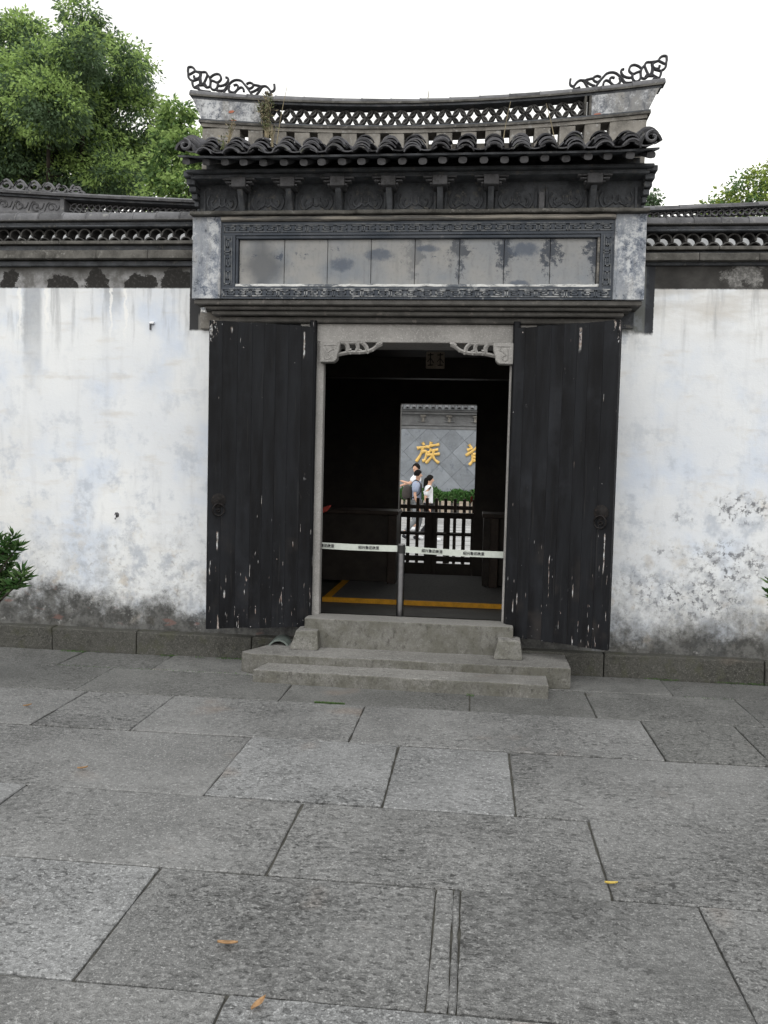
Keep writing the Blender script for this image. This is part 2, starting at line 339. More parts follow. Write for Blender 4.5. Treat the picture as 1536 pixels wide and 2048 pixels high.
def panelmat():
    b = B('name_panel_stone', 0.8, 0.25); P = b.pos(); x, y, z = b.sep(P); rnd = b.rand()
    n = b.noise(P, 3.0, 4, 0.6); f = b.noise(P, 14, 8, 0.8); g = b.noise(b.scl(P, (4, 4, 9)), 1, 6, .72)
    c = b.mix(n.ss(0.3, 0.7), (0.205, 0.215, 0.228), (0.265, 0.26, 0.25))
    c = b.mix(b.noise(P, 2.2, 3).ss(0.5, 0.7) * 0.6, c, (0.14, 0.165, 0.20))
    pk = ((x + 1.68).abs() * 3.2 + (z - 3.12).abs() * 3.4 + (n - .5)).ss(1.0, 0.35)
    c = b.mix(pk * 0.75, c, (0.075, 0.08, 0.09))
    jd = ((x + 1.507 + 3.4) .mod(0.339) - 0.1695).abs() * -1.0 + 0.1695      # distance to nearest joint
    st = (jd * 3.2 + (f - 0.5) * 1.6 + (z - 3.22).abs() * 1.3).ss(0.30, 0.14) * x.ss(-1.0, 0.1)
    c = b.mix(st * 0.9, c, (0.038, 0.045, 0.06))
    bl = (f * 0.9 + g * 0.45 + n * 0.3 + (z - 3.2).abs() * -0.6).ss(0.90, 0.97)
    c = b.mix(bl * 0.85, c, (0.05, 0.062, 0.09))
    for cx, cz, rx, rz in ((-1.06, 3.13, .1, .06), (-0.77, 3.2, .13, .05), (.33, 3.24, .14, .06), (-.4, 3.25, .1, .03), (.3, 2.99, .09, .025)):
        dd = (((x - cx) / rx) * ((x - cx) / rx) + ((z - cz) / rz) * ((z - cz) / rz) + (f - .5) * 3.0).ss(1.2, 0.2)
        c = b.mix(dd * 0.8, c, (0.075, 0.09, 0.12))
    c = b.mix(b.noise(P, 45, 4, .7).ss(.5, .7) * .25, c, (0.10, 0.105, 0.11)); c = b.mix(b.noise(b.scl(P, (20, 20, 3)), 1, 4, .7).ss(.5, .7) * .25, c, (0.10, 0.105, 0.11))
    b.color(c); b.bump(f * .5 + g * .3, 0.2, 0.006)
    return b.mat
M['panel'] = panelmat()

def fretmat():
    b = B('fret_border_brick', 0.75, 0.3); P = b.pos(); x, y, z = b.sep(P)
    f = b.noise(P, 16, 5, 0.7); n = b.noise(P, 4, 3)
    c = b.mix(n.ss(0.3, 0.7), (0.035, 0.043, 0.056), (0.065, 0.072, 0.085))
    c = b.mix(f.ss(0.55, 0.66) * z.ss(3.0, 2.9) * 0.5, c, (0.34, 0.35, 0.35))
    c = b.mix(f.ss(0.60, 0.70) * 0.5, c, (0.17, 0.175, 0.18))
    b.color(c); b.bump(f, .25, .006); return b.mat
M['fret'] = fretmat()
def fretline():
    b = B('fret_ridge_brick', 0.75, 0.3); P = b.pos(); x, y, z = b.sep(P)
    f = b.noise(P, 12, 4, 0.7)
    c = b.mix(f.ss(0.4, 0.62), (0.055, 0.063, 0.076), (0.12, 0.125, 0.13))
    c = b.mix(f.ss(0.48, 0.6) * z.ss(3.02, 2.93) * .8, c, (0.30, 0.305, 0.31))
    b.color(c); return b.mat
M['fretline'] = fretline()
def edgemat():
    b = B('chipped_lime_edge', 0.85, 0.2); P = b.pos()
    f = b.noise(b.scl(P, (7, 20, 20)), 1.0, 5, 0.7)
    b.color(b.mix(f.ss(0.38, 0.55), (0.10, 0.11, 0.125), (0.55, 0.55, 0.54))); b.bump(f, .4, .008); return b.mat
M['edge'] = edgemat()
def edgemat2():
    b = B('weathered_top_moulding', 0.85, 0.2); P = b.pos()
    f = b.noise(b.scl(P, (3, 20, 20)), 1.0, 5, 0.7)
    b.color(b.mix(f.ss(0.35, 0.7), (0.07, 0.07, 0.07), (0.26, 0.24, 0.21))); b.bump(f, .4, .008); return b.mat
M['edge2'] = edgemat2()

# --- black painted planks, flaking along the grain and at the foot
def doormat():
    b = B('black_door_paint', 0.5, 0.12)
    P = b.pos(rand=True); Pw = b.pos(); x, y, z = b.sep(Pw)
    s = b.noise(b.scl(P, (55, 55, 5.5)), 1.0, 3, 0.6); t = b.noise(b.scl(P, (26, 26, 9)), 1.0, 4, 0.7)
    sp = b.noise(P, 24, 3, 0.7); lowz = z.ss(1.7, 0.35)
    chip = (s + lowz * 0.075 - 0.02 + (b.noise(P, 2.2, 2) - .5) * .12).ss(0.70, 0.735)
    chip = chip.max((t + lowz * 0.05).ss(0.755, 0.775))
    chip = chip.max((sp + z.ss(0.55, 0.3) * 0.06 + z.ss(2.52, 2.66) * 0.05).ss(0.735, 0.755))
    rg = b.noise(b.scl(P, (40, 40, 14)), 1.0, 4, 0.7)
    for cx, z0, z1, w in ((0.745, 2.46, 2.64, .009), (0.955, 0.85, 1.15, .004), (-1.345, 2.42, 2.63, .006), (-1.87, 2.58, 2.63, .009), (-1.955, 0.9, 1.06, .007)):
        chip = chip.max((x - cx + (rg - .5) * .02).abs().ss(w, w * .6) * (z + (rg - .5) * .1).ss(z0, z0 + .05) * z.ss(z1, z1 - .02) * rg.ss(.36, .44))
    edge = ((x - 1.0).abs().min((x + 2.02).abs())).ss(.10, .02) * z.ss(2.42, 2.6)
    chip = chip.max((rg + edge * .12).ss(0.69, 0.72) * edge.ss(.1, .3))
    wood = b.mix(sp.ss(0.4, 0.6), (0.22, 0.20, 0.18), (0.42, 0.43, 0.44))
    wood = b.mix(t.ss(.45, .6) * .4, wood, (0.20, 0.10, 0.075))
    g = b.noise(b.scl(P, (90, 90, 2.0)), 1.0, 3, 0.6)
    c = b.mix(b.noise(b.scl(P, (9, 9, 1.3)), 1.0, 5, 0.65).ss(0.3, 0.7), (0.0042, 0.0042, 0.005), (0.011, 0.012, 0.0145))
    c = b.mix(b.noise(P, 1.6, 5, .7).ss(.52, .72) * .5, c, (0.022, 0.024, 0.029))
    c = b.mix(g.ss(0.62, 0.74) * .5, c, (0.03, 0.029, 0.028))
    c = b.mix(b.noise(P, 3.5, 3).ss(.55, .75) * lowz * .5, c, (0.035, 0.03, 0.027))
    b.color(b.mix(chip, c, wood))
    b.rough(b.noise(P, 5, 4) * 0.25 + 0.42 + chip * 0.3)
    b.bump(g * 0.12 - chip * 0.6 + b.noise(P, 60, 2) * .2 + b.noise(P, 7, 3) * .6, 0.3, 0.004)
    return b.mat
M['door'] = doormat()
M['dooriron'] = simple('door_iron', (0.012, 0.011, 0.011), 0.75, 0.5, 30, 0.12, 0.3, (0.04, 0.03, 0.027))

def leafmat(name, col, trans=0.35):
    b = B(name, 0.6, 0.2)
    r = b.nt.nodes.new('ShaderNodeNewGeometry')
    isl = V(b.nt, r.outputs['Random Per Island'])
    c = b.mix(isl, [v * 0.65 for v in col], [v * 1.4 for v in col])
    b.color(c)
    tr = b.nt.nodes.new('ShaderNodeBsdfTranslucent'); b.nt.links.new(c.s, tr.inputs[0])
    mx = b.nt.nodes.new('ShaderNodeMixShader'); mx.inputs[0].default_value = trans
    out = b.nt.nodes['Material Output']
    b.nt.links.new(b.p.outputs[0], mx.inputs[1]); b.nt.links.new(tr.outputs[0], mx.inputs[2]); b.nt.links.new(mx.outputs[0], out.inputs[0])
    return b.mat
M['leafdark'] = leafmat('camphor_leaf', (0.10, 0.155, 0.082), .45)
M['leaflight'] = leafmat('young_camphor_leaf', (0.30, 0.42, 0.14), .5)
M['leafmid'] = leafmat('green_leaf', (0.10, 0.17, 0.06), .4)
M['leafyellow'] = leafmat('yellow_green_leaf', (0.25, 0.32, 0.075))
M['leafshrub'] = leafmat('shrub_leaf', (0.045, 0.105, 0.03), 0.25)
M['leafhedge'] = leafmat('hedge_leaf', (0.045, 0.12, 0.028), 0.25)

# ------------------------------------------------------------------ mesh helpers
class MB:
    def __init__(s): s.v = []; s.f = []; s.mi = []; s.cur = 0
    def add(s, vs, fs):
        o = len(s.v); s.v += [tuple(v) for v in vs]
        for f in fs: s.f.append([i + o for i in f]); s.mi.append(s.cur)
        return s
    def box(s, x0, x1, y0, y1, z0, z1):
        vs = [(x0, y0, z0), (x1, y0, z0), (x1, y1, z0), (x0, y1, z0), (x0, y0, z1), (x1, y0, z1), (x1, y1, z1), (x0, y1, z1)]
        return s.add(vs, [(0, 3, 2, 1), (4, 5, 6, 7), (0, 1, 5, 4), (1, 2, 6, 5), (2, 3, 7, 6), (3, 0, 4, 7)])
    def prism(s, prof, a0, a1, axis):
        """profile polygon extruded along axis: axis 'x' takes (y,z), 'y' takes (x,z), 'z' takes (x,y)"""
        def p(q, a): return {'x': (a, q[0], q[1]), 'y': (q[0], a, q[1]), 'z': (q[0], q[1], a)}[axis]
        n = len(prof)
        vs = [p(q, a0) for q in prof] + [p(q, a1) for q in prof]
        fs = [list(range(n))[::-1], list(range(n, 2 * n))] + [(i, (i + 1) % n, n + (i + 1) % n, n + i) for i in range(n)]
        return s.add(vs, fs)
    def sweep(s, pts, rad, seg=6, closed=False, flat=None):
        """round tube along a path; flat=(ux,uy) scales the section in its two directions"""
        pts = [Vector(p) for p in pts]; n = len(pts)
        rads = rad if isinstance(rad, (list, tuple)) else [rad] * n
        fa, fb = flat or (1, 1); vs = []; up = None
        for i, p in enumerate(pts):
            a = pts[i - 1] if (i > 0 or closed) else pts[i]
            b = pts[(i + 1) % n] if (i < n - 1 or closed) else pts[i]
            t = (b - a).normalized()
            if up is None:
                up = Vector((0, 1, 0)) if abs(t.y) < 0.9 else Vector((1, 0, 0))
            u = (up - t * up.dot(t)).normalized(); w = t.cross(u); up = u
            for k in range(seg):
                an = 2 * math.pi * k / seg
                vs.append(p + (u * math.cos(an) * fa + w * math.sin(an) * fb) * rads[i])
        fs = []
        m = n if closed else n - 1
        for i in range(m):
            for k in range(seg):
                a = i * seg + k; b = i * seg + (k + 1) % seg; c = ((i + 1) % n) * seg + (k + 1) % seg; d = ((i + 1) % n) * seg + k
                fs.append((a, b, c, d))
        if not closed: fs += [list(range(seg))[::-1], list(range((n - 1) * seg, n * seg))]
        return s.add(vs, fs)
    def arc(s, cx, cz, r, th, a0, a1, y0, y1, seg=8):
        """curved tile: an arc in XZ with thickness th, running in Y"""
        pr = [(cx + (r) * math.cos(a0 + (a1 - a0) * i / seg), cz + (r) * math.sin(a0 + (a1 - a0) * i / seg)) for i in range(seg + 1)]
        pi = [(cx + (r - th) * math.cos(a0 + (a1 - a0) * i / seg), cz + (r - th) * math.sin(a0 + (a1 - a0) * i / seg)) for i in range(seg + 1)]
        vs = []
        for y in (y0, y1):
            vs += [(x, y, z) for x, z in pr] + [(x, y, z) for x, z in pi]
        n = seg + 1; fs = []
        for i in range(seg):
            fs += [(i, i + 1, 2 * n + i + 1, 2 * n + i), (n + i + 1, n + i, 3 * n + i, 3 * n + i + 1),
                   (i + 1, i, n + i, n + i + 1), (2 * n + i, 2 * n + i + 1, 3 * n + i + 1, 3 * n + i)]
        fs += [(0, 2 * n, 3 * n, n), (n - 1, 2 * n - 1, 4 * n - 1, 3 * n - 1)]
        return s.add(vs, fs)
    def mesh(s, name, mats, smooth=None, bevel=0, rough=None):
        me = bpy.data.meshes.new(name); me.from_pydata(s.v, [], s.f)
        for m in mats: me.materials.append(m)
        if len(mats) > 1: me.polygons.foreach_set('material_index', s.mi)
        bm = bmesh.new(); bm.from_mesh(me)
        bmesh.ops.recalc_face_normals(bm, faces=bm.faces)
        if rough:
            amp, step, freq = rough
            for _ in range(6):
                es = [e for e in bm.edges if e.calc_length() > step]
                if not es: break
                bmesh.ops.subdivide_edges(bm, edges=es, cuts=1, use_grid_fill=True)
            bmesh.ops.triangulate(bm, faces=[f for f in bm.faces if len(f.verts) > 4])
        if bevel: bmesh.ops.bevel(bm, geom=[e for e in bm.edges if len(e.link_faces) == 2 and e.calc_face_angle(0) > 0.6], offset=bevel, segments=2 if rough else 1, affect='EDGES', profile=0.6)
        if rough:
            for v in bm.verts:
                p = v.co * freq
                v.co += Vector((mnoise.noise(p), mnoise.noise(p + Vector((31, 7, 3))), mnoise.noise(p + Vector((5, 53, 17))))) * amp
                v.co += Vector((mnoise.noise(p * 3.1), mnoise.noise(p * 3.1 + Vector((31, 7, 3))), mnoise.noise(p * 3.1 + Vector((5, 53, 17))))) * amp * .4
        bm.to_mesh(me); bm.free()
        if smooth is not None:
            me.polygons.foreach_set('use_smooth', [True] * len(me.polygons))
            me.set_sharp_from_angle(angle=R(smooth))
        return me
    def obj(s, name, mat, parent=None, **k):
        mats = mat if isinstance(mat, (list, tuple)) else [mat]
        return link(name, s.mesh(name, [M[m] for m in mats], **k), parent)
def link(name, me, parent=None, loc=None, rot=None):
    o = bpy.data.objects.new(name, me); COL.objects.link(o)
    if parent is not None: o.parent = parent
    if loc is not None: o.location = loc
    if rot is not None: o.rotation_euler = rot
    return o
def tag(o, label=None, cat=None, group=None, kind=None):
    if label: o['label'] = label
    if cat: o['category'] = cat
    if group: o['group'] = group
    if kind: o['kind'] = kind
    return o
def thing(name, label, cat, group=None, loc=None):
    o = bpy.data.objects.new(name, None); COL.objects.link(o)
    o.empty_display_size = 0.1
    if loc is not None: o.location = loc
    return tag(o, label, cat, group)
def smoothpath(pts, n=4, closed=False):
    P = [Vector((*p, 0)) if len(p) == 2 else Vector(p) for p in pts]; out = []
    m = len(P)
    for i in range(m if closed else m - 1):
        a = P[(i - 1) % m] if (closed or i > 0) else P[i]; b = P[i]; c = P[(i + 1) % m]; d = P[(i + 2) % m] if (closed or i + 2 < m) else c
        for k in range(n):
            t = k / n
            out.append(0.5 * ((2 * b) + (c - a) * t + (2 * a - 5 * b + 4 * c - d) * t * t + (3 * b - a - 3 * c + d) * t ** 3))
    if not closed: out.append(P[-1])
    return out

XC = -0.51      # centre line of the gateway

# ================================================================== SETTING
g = MB().box(-300, 300, -300, 300, -0.5, -0.42).obj('ground', 'ground'); tag(g, kind='structure')
bed = MB().box(-7.2, 6.6, -9.5, 0.05, -0.41, -0.013).obj('paving_bed', 'soil'); tag(bed, kind='structure')

# --- courtyard paving: long granite slabs in rows parallel to the wall, each one built
pave = bpy.data.objects.new('courtyard_pavement', None); COL.objects.link(pave); tag(pave, kind='structure')
ROWS = [(-0.105, [-7, -5.9, -4.6, -3.16, -2.4, -1.1, 0.2, 1.47, 2.5, 3.7, 5.0, 6.4]),
        (-0.575, [-7, -5.3, -4.0, -2.69, -1.26, 0.02, 0.843, 1.887, 2.9, 4.1, 5.2, 6.4]),
        (-1.215, [-7, -5.6, -4.5, -3.55, -2.59, -1.975, -0.67, 1.11, 1.69, 2.8, 4.2, 5.4, 6.4]),
        (-1.95, [-7, -5.4, -4.2, -2.95, -1.24, -0.38, 0.243, 2.2, 3.5, 4.9, 6.4]),
        (-2.815, [-7, -5.6, -4.3, -3.1, -2.125, -0.755, 0.567, 2.0, 3.2, 4.7, 6.4]),
        (-3.52, [-7, -5.2, -3.9, -2.5, -1.175, -0.092, -0.027, -0.001, 0.872, 2.1, 3.3, 4.8, 6.4]),
        (-4.243, [-7, -5.5, -3.6, -2.1, -0.69, 0.75, 2.0, 3.2, 4.9, 6.4]),
        (-5.0, [-7, -5.0, -3.2, -1.6, -0.2, 1.3, 2.7, 4.6, 6.4]),
        (-5.75, [-7, -5.4, -3.7, -2.3, -0.8, 0.9, 2.3, 4.2, 6.4]),
        (-6.5, [-7, -5.0, -3.2, -1.6, 0.1, 1.5, 3.0, 4.8, 6.4]),
        (-7.3, [-7, -5.6, -3.9, -2.1, -0.5, 1.2, 2.8, 4.5, 6.4]),
        (-8.1, [-7, -5.2, -3.4, -1.4, 0.3, 1.9, 3.6, 6.4]), (-8.9, None)]
def rowY(i, x): return ROWS[i][0] + (0.0085 * x if i else 0)
rs = random.Random(5)
for i in range(len(ROWS) - 1):
    xs = ROWS[i][1]
    for a, b in zip(xs, xs[1:]):
        gap = 0.0022 + rs.random() * 0.0035
        k = 0.004 * (rs.random() - .5)
        gap = .0012 if -.1 < a < 0 else gap
        gy = 0.0035 + rs.random() * 0.002
        c = [(a + gap, rowY(i + 1, a) + gy), (b - gap, rowY(i + 1, b) + gy), (b - gap + k, rowY(i, b) - gy), (a + gap + k, rowY(i, a) - gy)]
        near = i <= 7 and a > -5 and b < 5
        out = []
        for p, q in zip(c, c[1:] + c[:1]):
            L = math.dist(p, q); n = max(2, int(L / (0.045 if near else 0.3)))
            nx, ny = (q[1] - p[1]) / L, -(q[0] - p[0]) / L
            for t in range(n):
                f = t / n; x = p[0] + (q[0] - p[0]) * f; y = p[1] + (q[1] - p[1]) * f
                d = (mnoise.noise(Vector((x * 9, y * 9, i))) * 0.0035 + mnoise.noise(Vector((x * 30, y * 30, i * 2))) * 0.0035 - (0.007 * max(0, mnoise.noise(Vector((x * 4, y * 4, 9 + i)))))) if near else 0
                if t == 0: d = -0.004; 
                out.append((x + nx * d, y + ny * d))
        cx, cy = sum(p[0] for p in c) / 4, sum(p[1] for p in c) / 4
        def inset(p, e): 
            v = Vector((p[0] - cx, p[1] - cy)); 
            return (p[0] - math.copysign(min(e, abs(v.x)), v.x), p[1] - math.copysign(min(e, abs(v.y)), v.y))
        n = len(out); dz = rs.uniform(-0.004, 0.003); tx, ty = rs.uniform(-.0022, .0022), rs.uniform(-.003, .003)
        def zz(p): return dz + (p[0] - cx) * tx + (p[1] - cy) * ty
        e = 0.0055
        top = [inset(p, e) for p in out]
        m = MB()
        vs = [(p[0] - cx, p[1] - cy, zz(p)) for p in top] + [(p[0] - cx, p[1] - cy, zz(p) - 0.004) for p in out] + [(p[0] - cx, p[1] - cy, -0.07) for p in out]
        fs = [list(range(n))]
        for r in range(2):
            fs += [(r * n + t, (r + 1) * n + t, (r + 1) * n + (t + 1) % n, r * n + (t + 1) % n) for t in range(n)]
        if abs(a + 0.001) < 1e-6 or abs(b + 0.001) < 1e-6: pass
        m.add(vs, fs)
        tone = 'granite'
        if i <= 1 or (i in (2, 3) and a > .9): tone = 'granitedark'  # darker granite for the two rows by the wall and some right-hand slabs
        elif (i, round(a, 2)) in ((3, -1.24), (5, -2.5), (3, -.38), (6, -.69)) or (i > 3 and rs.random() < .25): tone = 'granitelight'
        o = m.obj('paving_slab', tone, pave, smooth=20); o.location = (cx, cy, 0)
# --- street and screen-wall forecourt beyond the hall
st = MB().box(-14, 12, 5.75, 26, -0.4, -0.262).obj('street', 'street'); tag(st, kind='structure')
for k in range(12):
    MB().box(-6, 4, 7.3 + k * 1.15, 7.3 + k * 1.15 + 0.03, -0.263, -0.258).obj('joint_line', 'soil', st)
kerb = MB().box(-14, 12, 20.2, 26, -0.262, -0.12).obj('pavement_kerb', 'street'); tag(kerb, kind='structure')

# ================================================================== GATEWAY
gate = thing('gateway', 'grey brick gateway with tiled roof, black plank doors and blank name panel', 'gateway', loc=(0, 0, 0))
# body of the wall behind the panel
MB().box(-2.2, 1.18, -0.02, 0.2, 2.69, 3.97).obj('gate_body', 'brickdark', gate)
# jambs, lintel, threshold
MB().box(-1.285, -1.208, -0.06, 0.03, 0.37, 2.56).obj('jamb', 'jamb', gate, bevel=0.006)
MB().box(0.255, 0.335, -0.06, 0.03, 0.37, 2.56).obj('jamb', 'jamb', gate, bevel=0.006)
MB().box(-1.40, 0.45, -0.065, 0.34, 2.56, 2.705).obj('lintel', 'jamb', gate, bevel=0.005)
MB().box(-1.288, 0.338, -0.24, -0.0, 0.10, 0.383).obj('threshold', 'threshold', gate, bevel=0.008, rough=(0.003, 0.14, 6))
for s, x in ((-1, -1.265), (1, 0.298)):
    m = MB(); w0, w1, z0, z1 = 0.112, 0.075, 0.155, 0.30
    vs = [(x - w0, -0.37, z0), (x + w0, -0.37, z0), (x + w0, -0.05, z0), (x - w0, -0.05, z0), (x - w1, -0.31, z1), (x + w1 + .02, -0.31, z1), (x + w1 + .02, -0.05, z1), (x - w1, -0.05, z1)]
    m.add(vs, [(0, 3, 2, 1), (4, 5, 6, 7), (0, 1, 5, 4), (1, 2, 6, 5), (2, 3, 7, 6), (3, 0, 4, 7)])
    m.obj('pivot_stone', 'step', gate, bevel=0.016, rough=(0.003, 0.08, 8))
# carved stone corbels in the upper corners of the opening
def corbel(side):
    X = lambda u: (-1.232 + u) if side < 0 else (0.278 - u)
    root = MB().prism([(X(0), 2.558), (X(0.16), 2.558), (X(0.155), 2.50), (X(0.14), 2.455), (X(0.135), 2.42), (X(0.11), 2.398), (X(0), 2.395)], -0.115, -0.02, 'y').obj('corner_corbel', 'jamb', gate, bevel=0.005)
    m = MB()
    for pts, r in (([(0.12, 2.455), (0.17, 2.468), (0.24, 2.480), (0.30, 2.480), (0.36, 2.486), (0.41, 2.502), (0.45, 2.530), (0.485, 2.545)], 0.016),
                   ([(0.13, 2.548), (0.25, 2.551), (0.335, 2.551)], 0.010),
                   ([(0.195, 2.55), (0.215, 2.525), (0.215, 2.48)], 0.019), ([(0.21, 2.50), (0.245, 2.495)], .016),
                   ([(0.285, 2.552), (0.297, 2.52), (0.285, 2.485)], 0.017), ([(0.30, 2.50), (0.325, 2.49)], .014),
                   ([(0.335, 2.553), (0.362, 2.525), (0.372, 2.49)], 0.018),
                   ([(0.445, 2.535), (0.47, 2.55), (0.487, 2.545)], 0.017)):
        m.sweep([(X(p.x), -0.068, p.y) for p in smoothpath(pts, 4)], r, 6, flat=(1.7, 1))
    for u, z in ((0.235, 2.462), (0.31, 2.464), (0.375, 2.468), (0.415, 2.486)):
        m.sweep([(X(u), -0.09, z + .012), (X(u + .004), -0.09, z)], [0.012, .006], 6)
    m.obj('carved_scroll', 'jamb', root, smooth=40)
    m = MB()
    for pts in ([(0.03, 2.53), (0.13, 2.53)], [(0.045, 2.51), (0.045, 2.43), (0.075, 2.425), (0.085, 2.45), (0.06, 2.465), (0.085, 2.49), (0.11, 2.50)], [(0.1, 2.525), (0.1, 2.51)]):
        m.sweep([(X(p.x), -0.116, p.y) for p in smoothpath(pts, 3)], 0.0045, 5)
    m.obj('carved_relief', 'jamb', root, smooth=40)
corbel(-1); corbel(1)

# --- soffit mouldings stepping in below the panel
for z0, z1, y, xl, xr in ((2.818, 2.858, -0.235, -2.215, 1.2), (2.788, 2.816, -0.20, -2.15, 1.135), (2.752, 2.786, -0.165, -2.10, 1.085), (2.706, 2.75, -0.11, -2.05, 1.035)):
    MB().box(xl, xr, y, -0.0, z0, z1).obj('soffit_moulding', 'moulding', gate, bevel=0.008)
MB().prism([(-2.23, 2.66), (-2.03, 2.66), (-2.03, 2.75), (-2.09, 2.79), (-2.23, 2.80)], -0.045, 0.0, 'y').obj('impost_block', 'holewall', gate, bevel=0.006)
chunk = MB().box(-2.175, -2.13, -0.215, -0.16, 2.765, 2.80).obj('loose_plaster', 'edge', gate, bevel=0.01, rough=(0.012, .03, 30))

# --- name panel
MB().box(-2.225, 1.205, -0.16, -0.02, 2.862, 3.49).obj('panel_backing', 'brickdark', gate)
for xl, xr in ((-2.228, -2.0), (0.985, 1.208)):
    MB().box(xl, xr, -0.252, -0.155, 2.860, 3.487).obj('pilaster', 'peel', gate, bevel=0.006, rough=(0.003, 0.12, 9))
for xl in (-2.018, 0.982):
    MB().sweep([(xl + .009, -0.252, 2.862), (xl + .009, -0.252, 3.44)], 0.011, 8).obj('pilaster_bead', 'peel', gate, smooth=40)
MB().prism([(-0.262, 3.447), (-0.275, 3.455), (-0.275, 3.478), (-0.255, 3.486), (-0.155, 3.486), (-0.155, 3.447)], -1.997, 0.982, 'x').obj('top_moulding', 'edge2', gate, bevel=0.003, rough=(0.003, 0.12, 12))
frame = MB().box(-1.996, 0.981, -0.246, -0.155, 3.345, 3.445)
frame.box(-1.996, 0.981, -0.246, -0.155, 2.862, 2.955); frame.box(-1.996, -1.888, -0.246, -0.155, 2.956, 3.344); frame.box(0.882, 0.981, -0.246, -0.155, 2.956, 3.344)
frame = frame.obj('panel_frame', 'fret', gate)
# Greek-key ribs on the border
def fret(m, x0, x1, z0, z1, vert=False):
    """meander along a strip; alternating hooked spirals with plain dividers"""
    L = (z1 - z0) if vert else (x1 - x0); H = (x1 - x0) if vert else (z1 - z0)
    n = max(1, round(L / 0.108)); u = L / n; w = 0.0042
    def rib(a0, a1, b0, b1):
        if vert: m.box(x0 + b0, x0 + b1, -0.2525, -0.2455, z0 + a0, z0 + a1)
        else: m.box(x0 + a0, x0 + a1, -0.2525, -0.2455, z0 + b0, z0 + b1)
    rib(0, L, H * .12 - w, H * .12 + w); rib(0, L, H * .88 - w, H * .88 + w)
    for i in range(n):
        a = i * u; h0, h1 = H * .12, H * .88; fl = i % 2
        s = (lambda t: a + t * u) if not fl else (lambda t: a + (1 - t) * u)
        def seg(t0, t1, q0, q1):
            p, q = sorted((s(t0), s(t1))); rib(p - w, q + w, h0 + (h1 - h0) * q0 - w, h0 + (h1 - h0) * q1 + w)
        seg(.08, .08, 0, .78); seg(.08, .82, .78, .78); seg(.82, .82, .28, .78); seg(.36, .82, .28, .28); seg(.36, .36, .28, .55); seg(.36, .58, .55, .55)
m = MB(); fret(m, -1.98, 0.966, 3.362, 3.432)
fret(m, -1.98, 0.966, 2.874, 2.944)
fret(m, -1.978, -1.906, 2.965, 3.335, True); fret(m, 0.898, 0.968, 2.965, 3.335, True)
tag(m.obj('fret_ribs', 'fretline', frame), kind='stuff')
m = MB().box(-1.886, 0.88, -0.238, -0.17, 2.957, 2.976); m.obj('panel_sill', 'edge', gate, bevel=0.004, rough=(0.005, 0.05, 22))
MB().box(-1.886, -1.868, -0.236, -0.17, 2.977, 3.32).obj('panel_fillet', 'fret', gate, bevel=0.003)
MB().box(0.862, 0.88, -0.236, -0.17, 2.977, 3.32).obj('panel_fillet', 'edge2', gate, bevel=0.003)
MB().box(-1.886, 0.88, -0.238, -0.17, 3.321, 3.343).obj('panel_fillet', 'fret', gate, bevel=0.003)
xs = [-1.866, -1.507, -1.168, -0.83, -0.494, -0.156, 0.178, 0.52, 0.86]
for a, b in zip(xs, xs[1:]):
    MB().box(a + .002, b - .002, -0.208 + rs.uniform(-.002, .002), -0.165, 2.978, 3.319).obj('name_slab', 'panel', gate, bevel=0.003)

# --- frieze with carved panels, ledges, brackets
MB().prism([(-0.30, 3.488), (-0.305, 3.497), (-0.30, 3.515), (-0.27, 3.522), (-0.1, 3.522), (-0.1, 3.488)], -2.235, 1.215, 'x').obj('frieze_ledge', 'ledge', gate, bevel=0.004, rough=(0.004, 0.1, 12))
MB().box(-2.19, 1.17, -0.19, -0.02, 3.522, 3.86).obj('frieze_back', 'brickdark', gate)
bx = [-1.835, -1.46, -1.079, -0.695, -0.312, 0.065, 0.44, 0.809]
edges = [-2.19] + bx + [1.17]
for i, (a, b) in enumerate(zip(edges, edges[1:])):
    a += .03; b -= .03; w = b - a; c = (a + b) / 2
    p = MB()
    for q in ((a, a + .018, 3.53, 3.70), (b - .018, b, 3.53, 3.70), (a + .018, b - .018, 3.53, 3.545)): p.box(q[0], q[1], -0.206, -0.191, q[2], q[3])
    p = p.obj('carved_panel', 'brickdark', gate, bevel=0.003)
    m = MB()
    for sg in (-1, 1):
        sp = [(c + sg * (w * .21 + (0.055 - 0.010 * t / 2) * math.cos(t * .62 + 2.6) * .85), 3.61 + (0.055 - 0.010 * t / 2) * math.sin(t * .62 + 2.6)) for t in range(9)]
        m.sweep([(q.x, -0.193, q.y) for q in smoothpath(sp, 2)], 0.009, 5)
        m.sweep([(q.x, -0.193, q.y) for q in smoothpath([(c, 3.575), (c + sg * w * .12, 3.60), (c + sg * w * .2, 3.565), (c + sg * w * .32, 3.555), (c + sg * w * .40, 3.61), (c + sg * w * .34, 3.66)], 3)], 0.0085, 5)
    m.obj('carved_scrollwork', 'brickdark', p, smooth=40)
for sx, x in ((-1, -2.19), (1, 1.17)):        # stepped corbel courses closing the frieze at its ends
    for k in range(6):
        o = 0.012 * k
        MB().box(min(x, x + sx * (0.02 + o)), max(x, x + sx * (0.02 + o)), -0.20 - 0.03 * k, -0.03, 3.524 + k * 0.047, 3.524 + k * 0.047 + 0.04).obj('corbel_course', 'brickdark', gate, bevel=0.004)
MB().box(-2.215, 1.195, -0.345, -0.10, 3.745, 3.775).obj('architrave', 'brickdark', gate, bevel=0.005)
MB().box(-2.24, 1.22, -0.385, -0.10, 3.777, 3.80).obj('architrave', 'brickdark', gate, bevel=0.005)
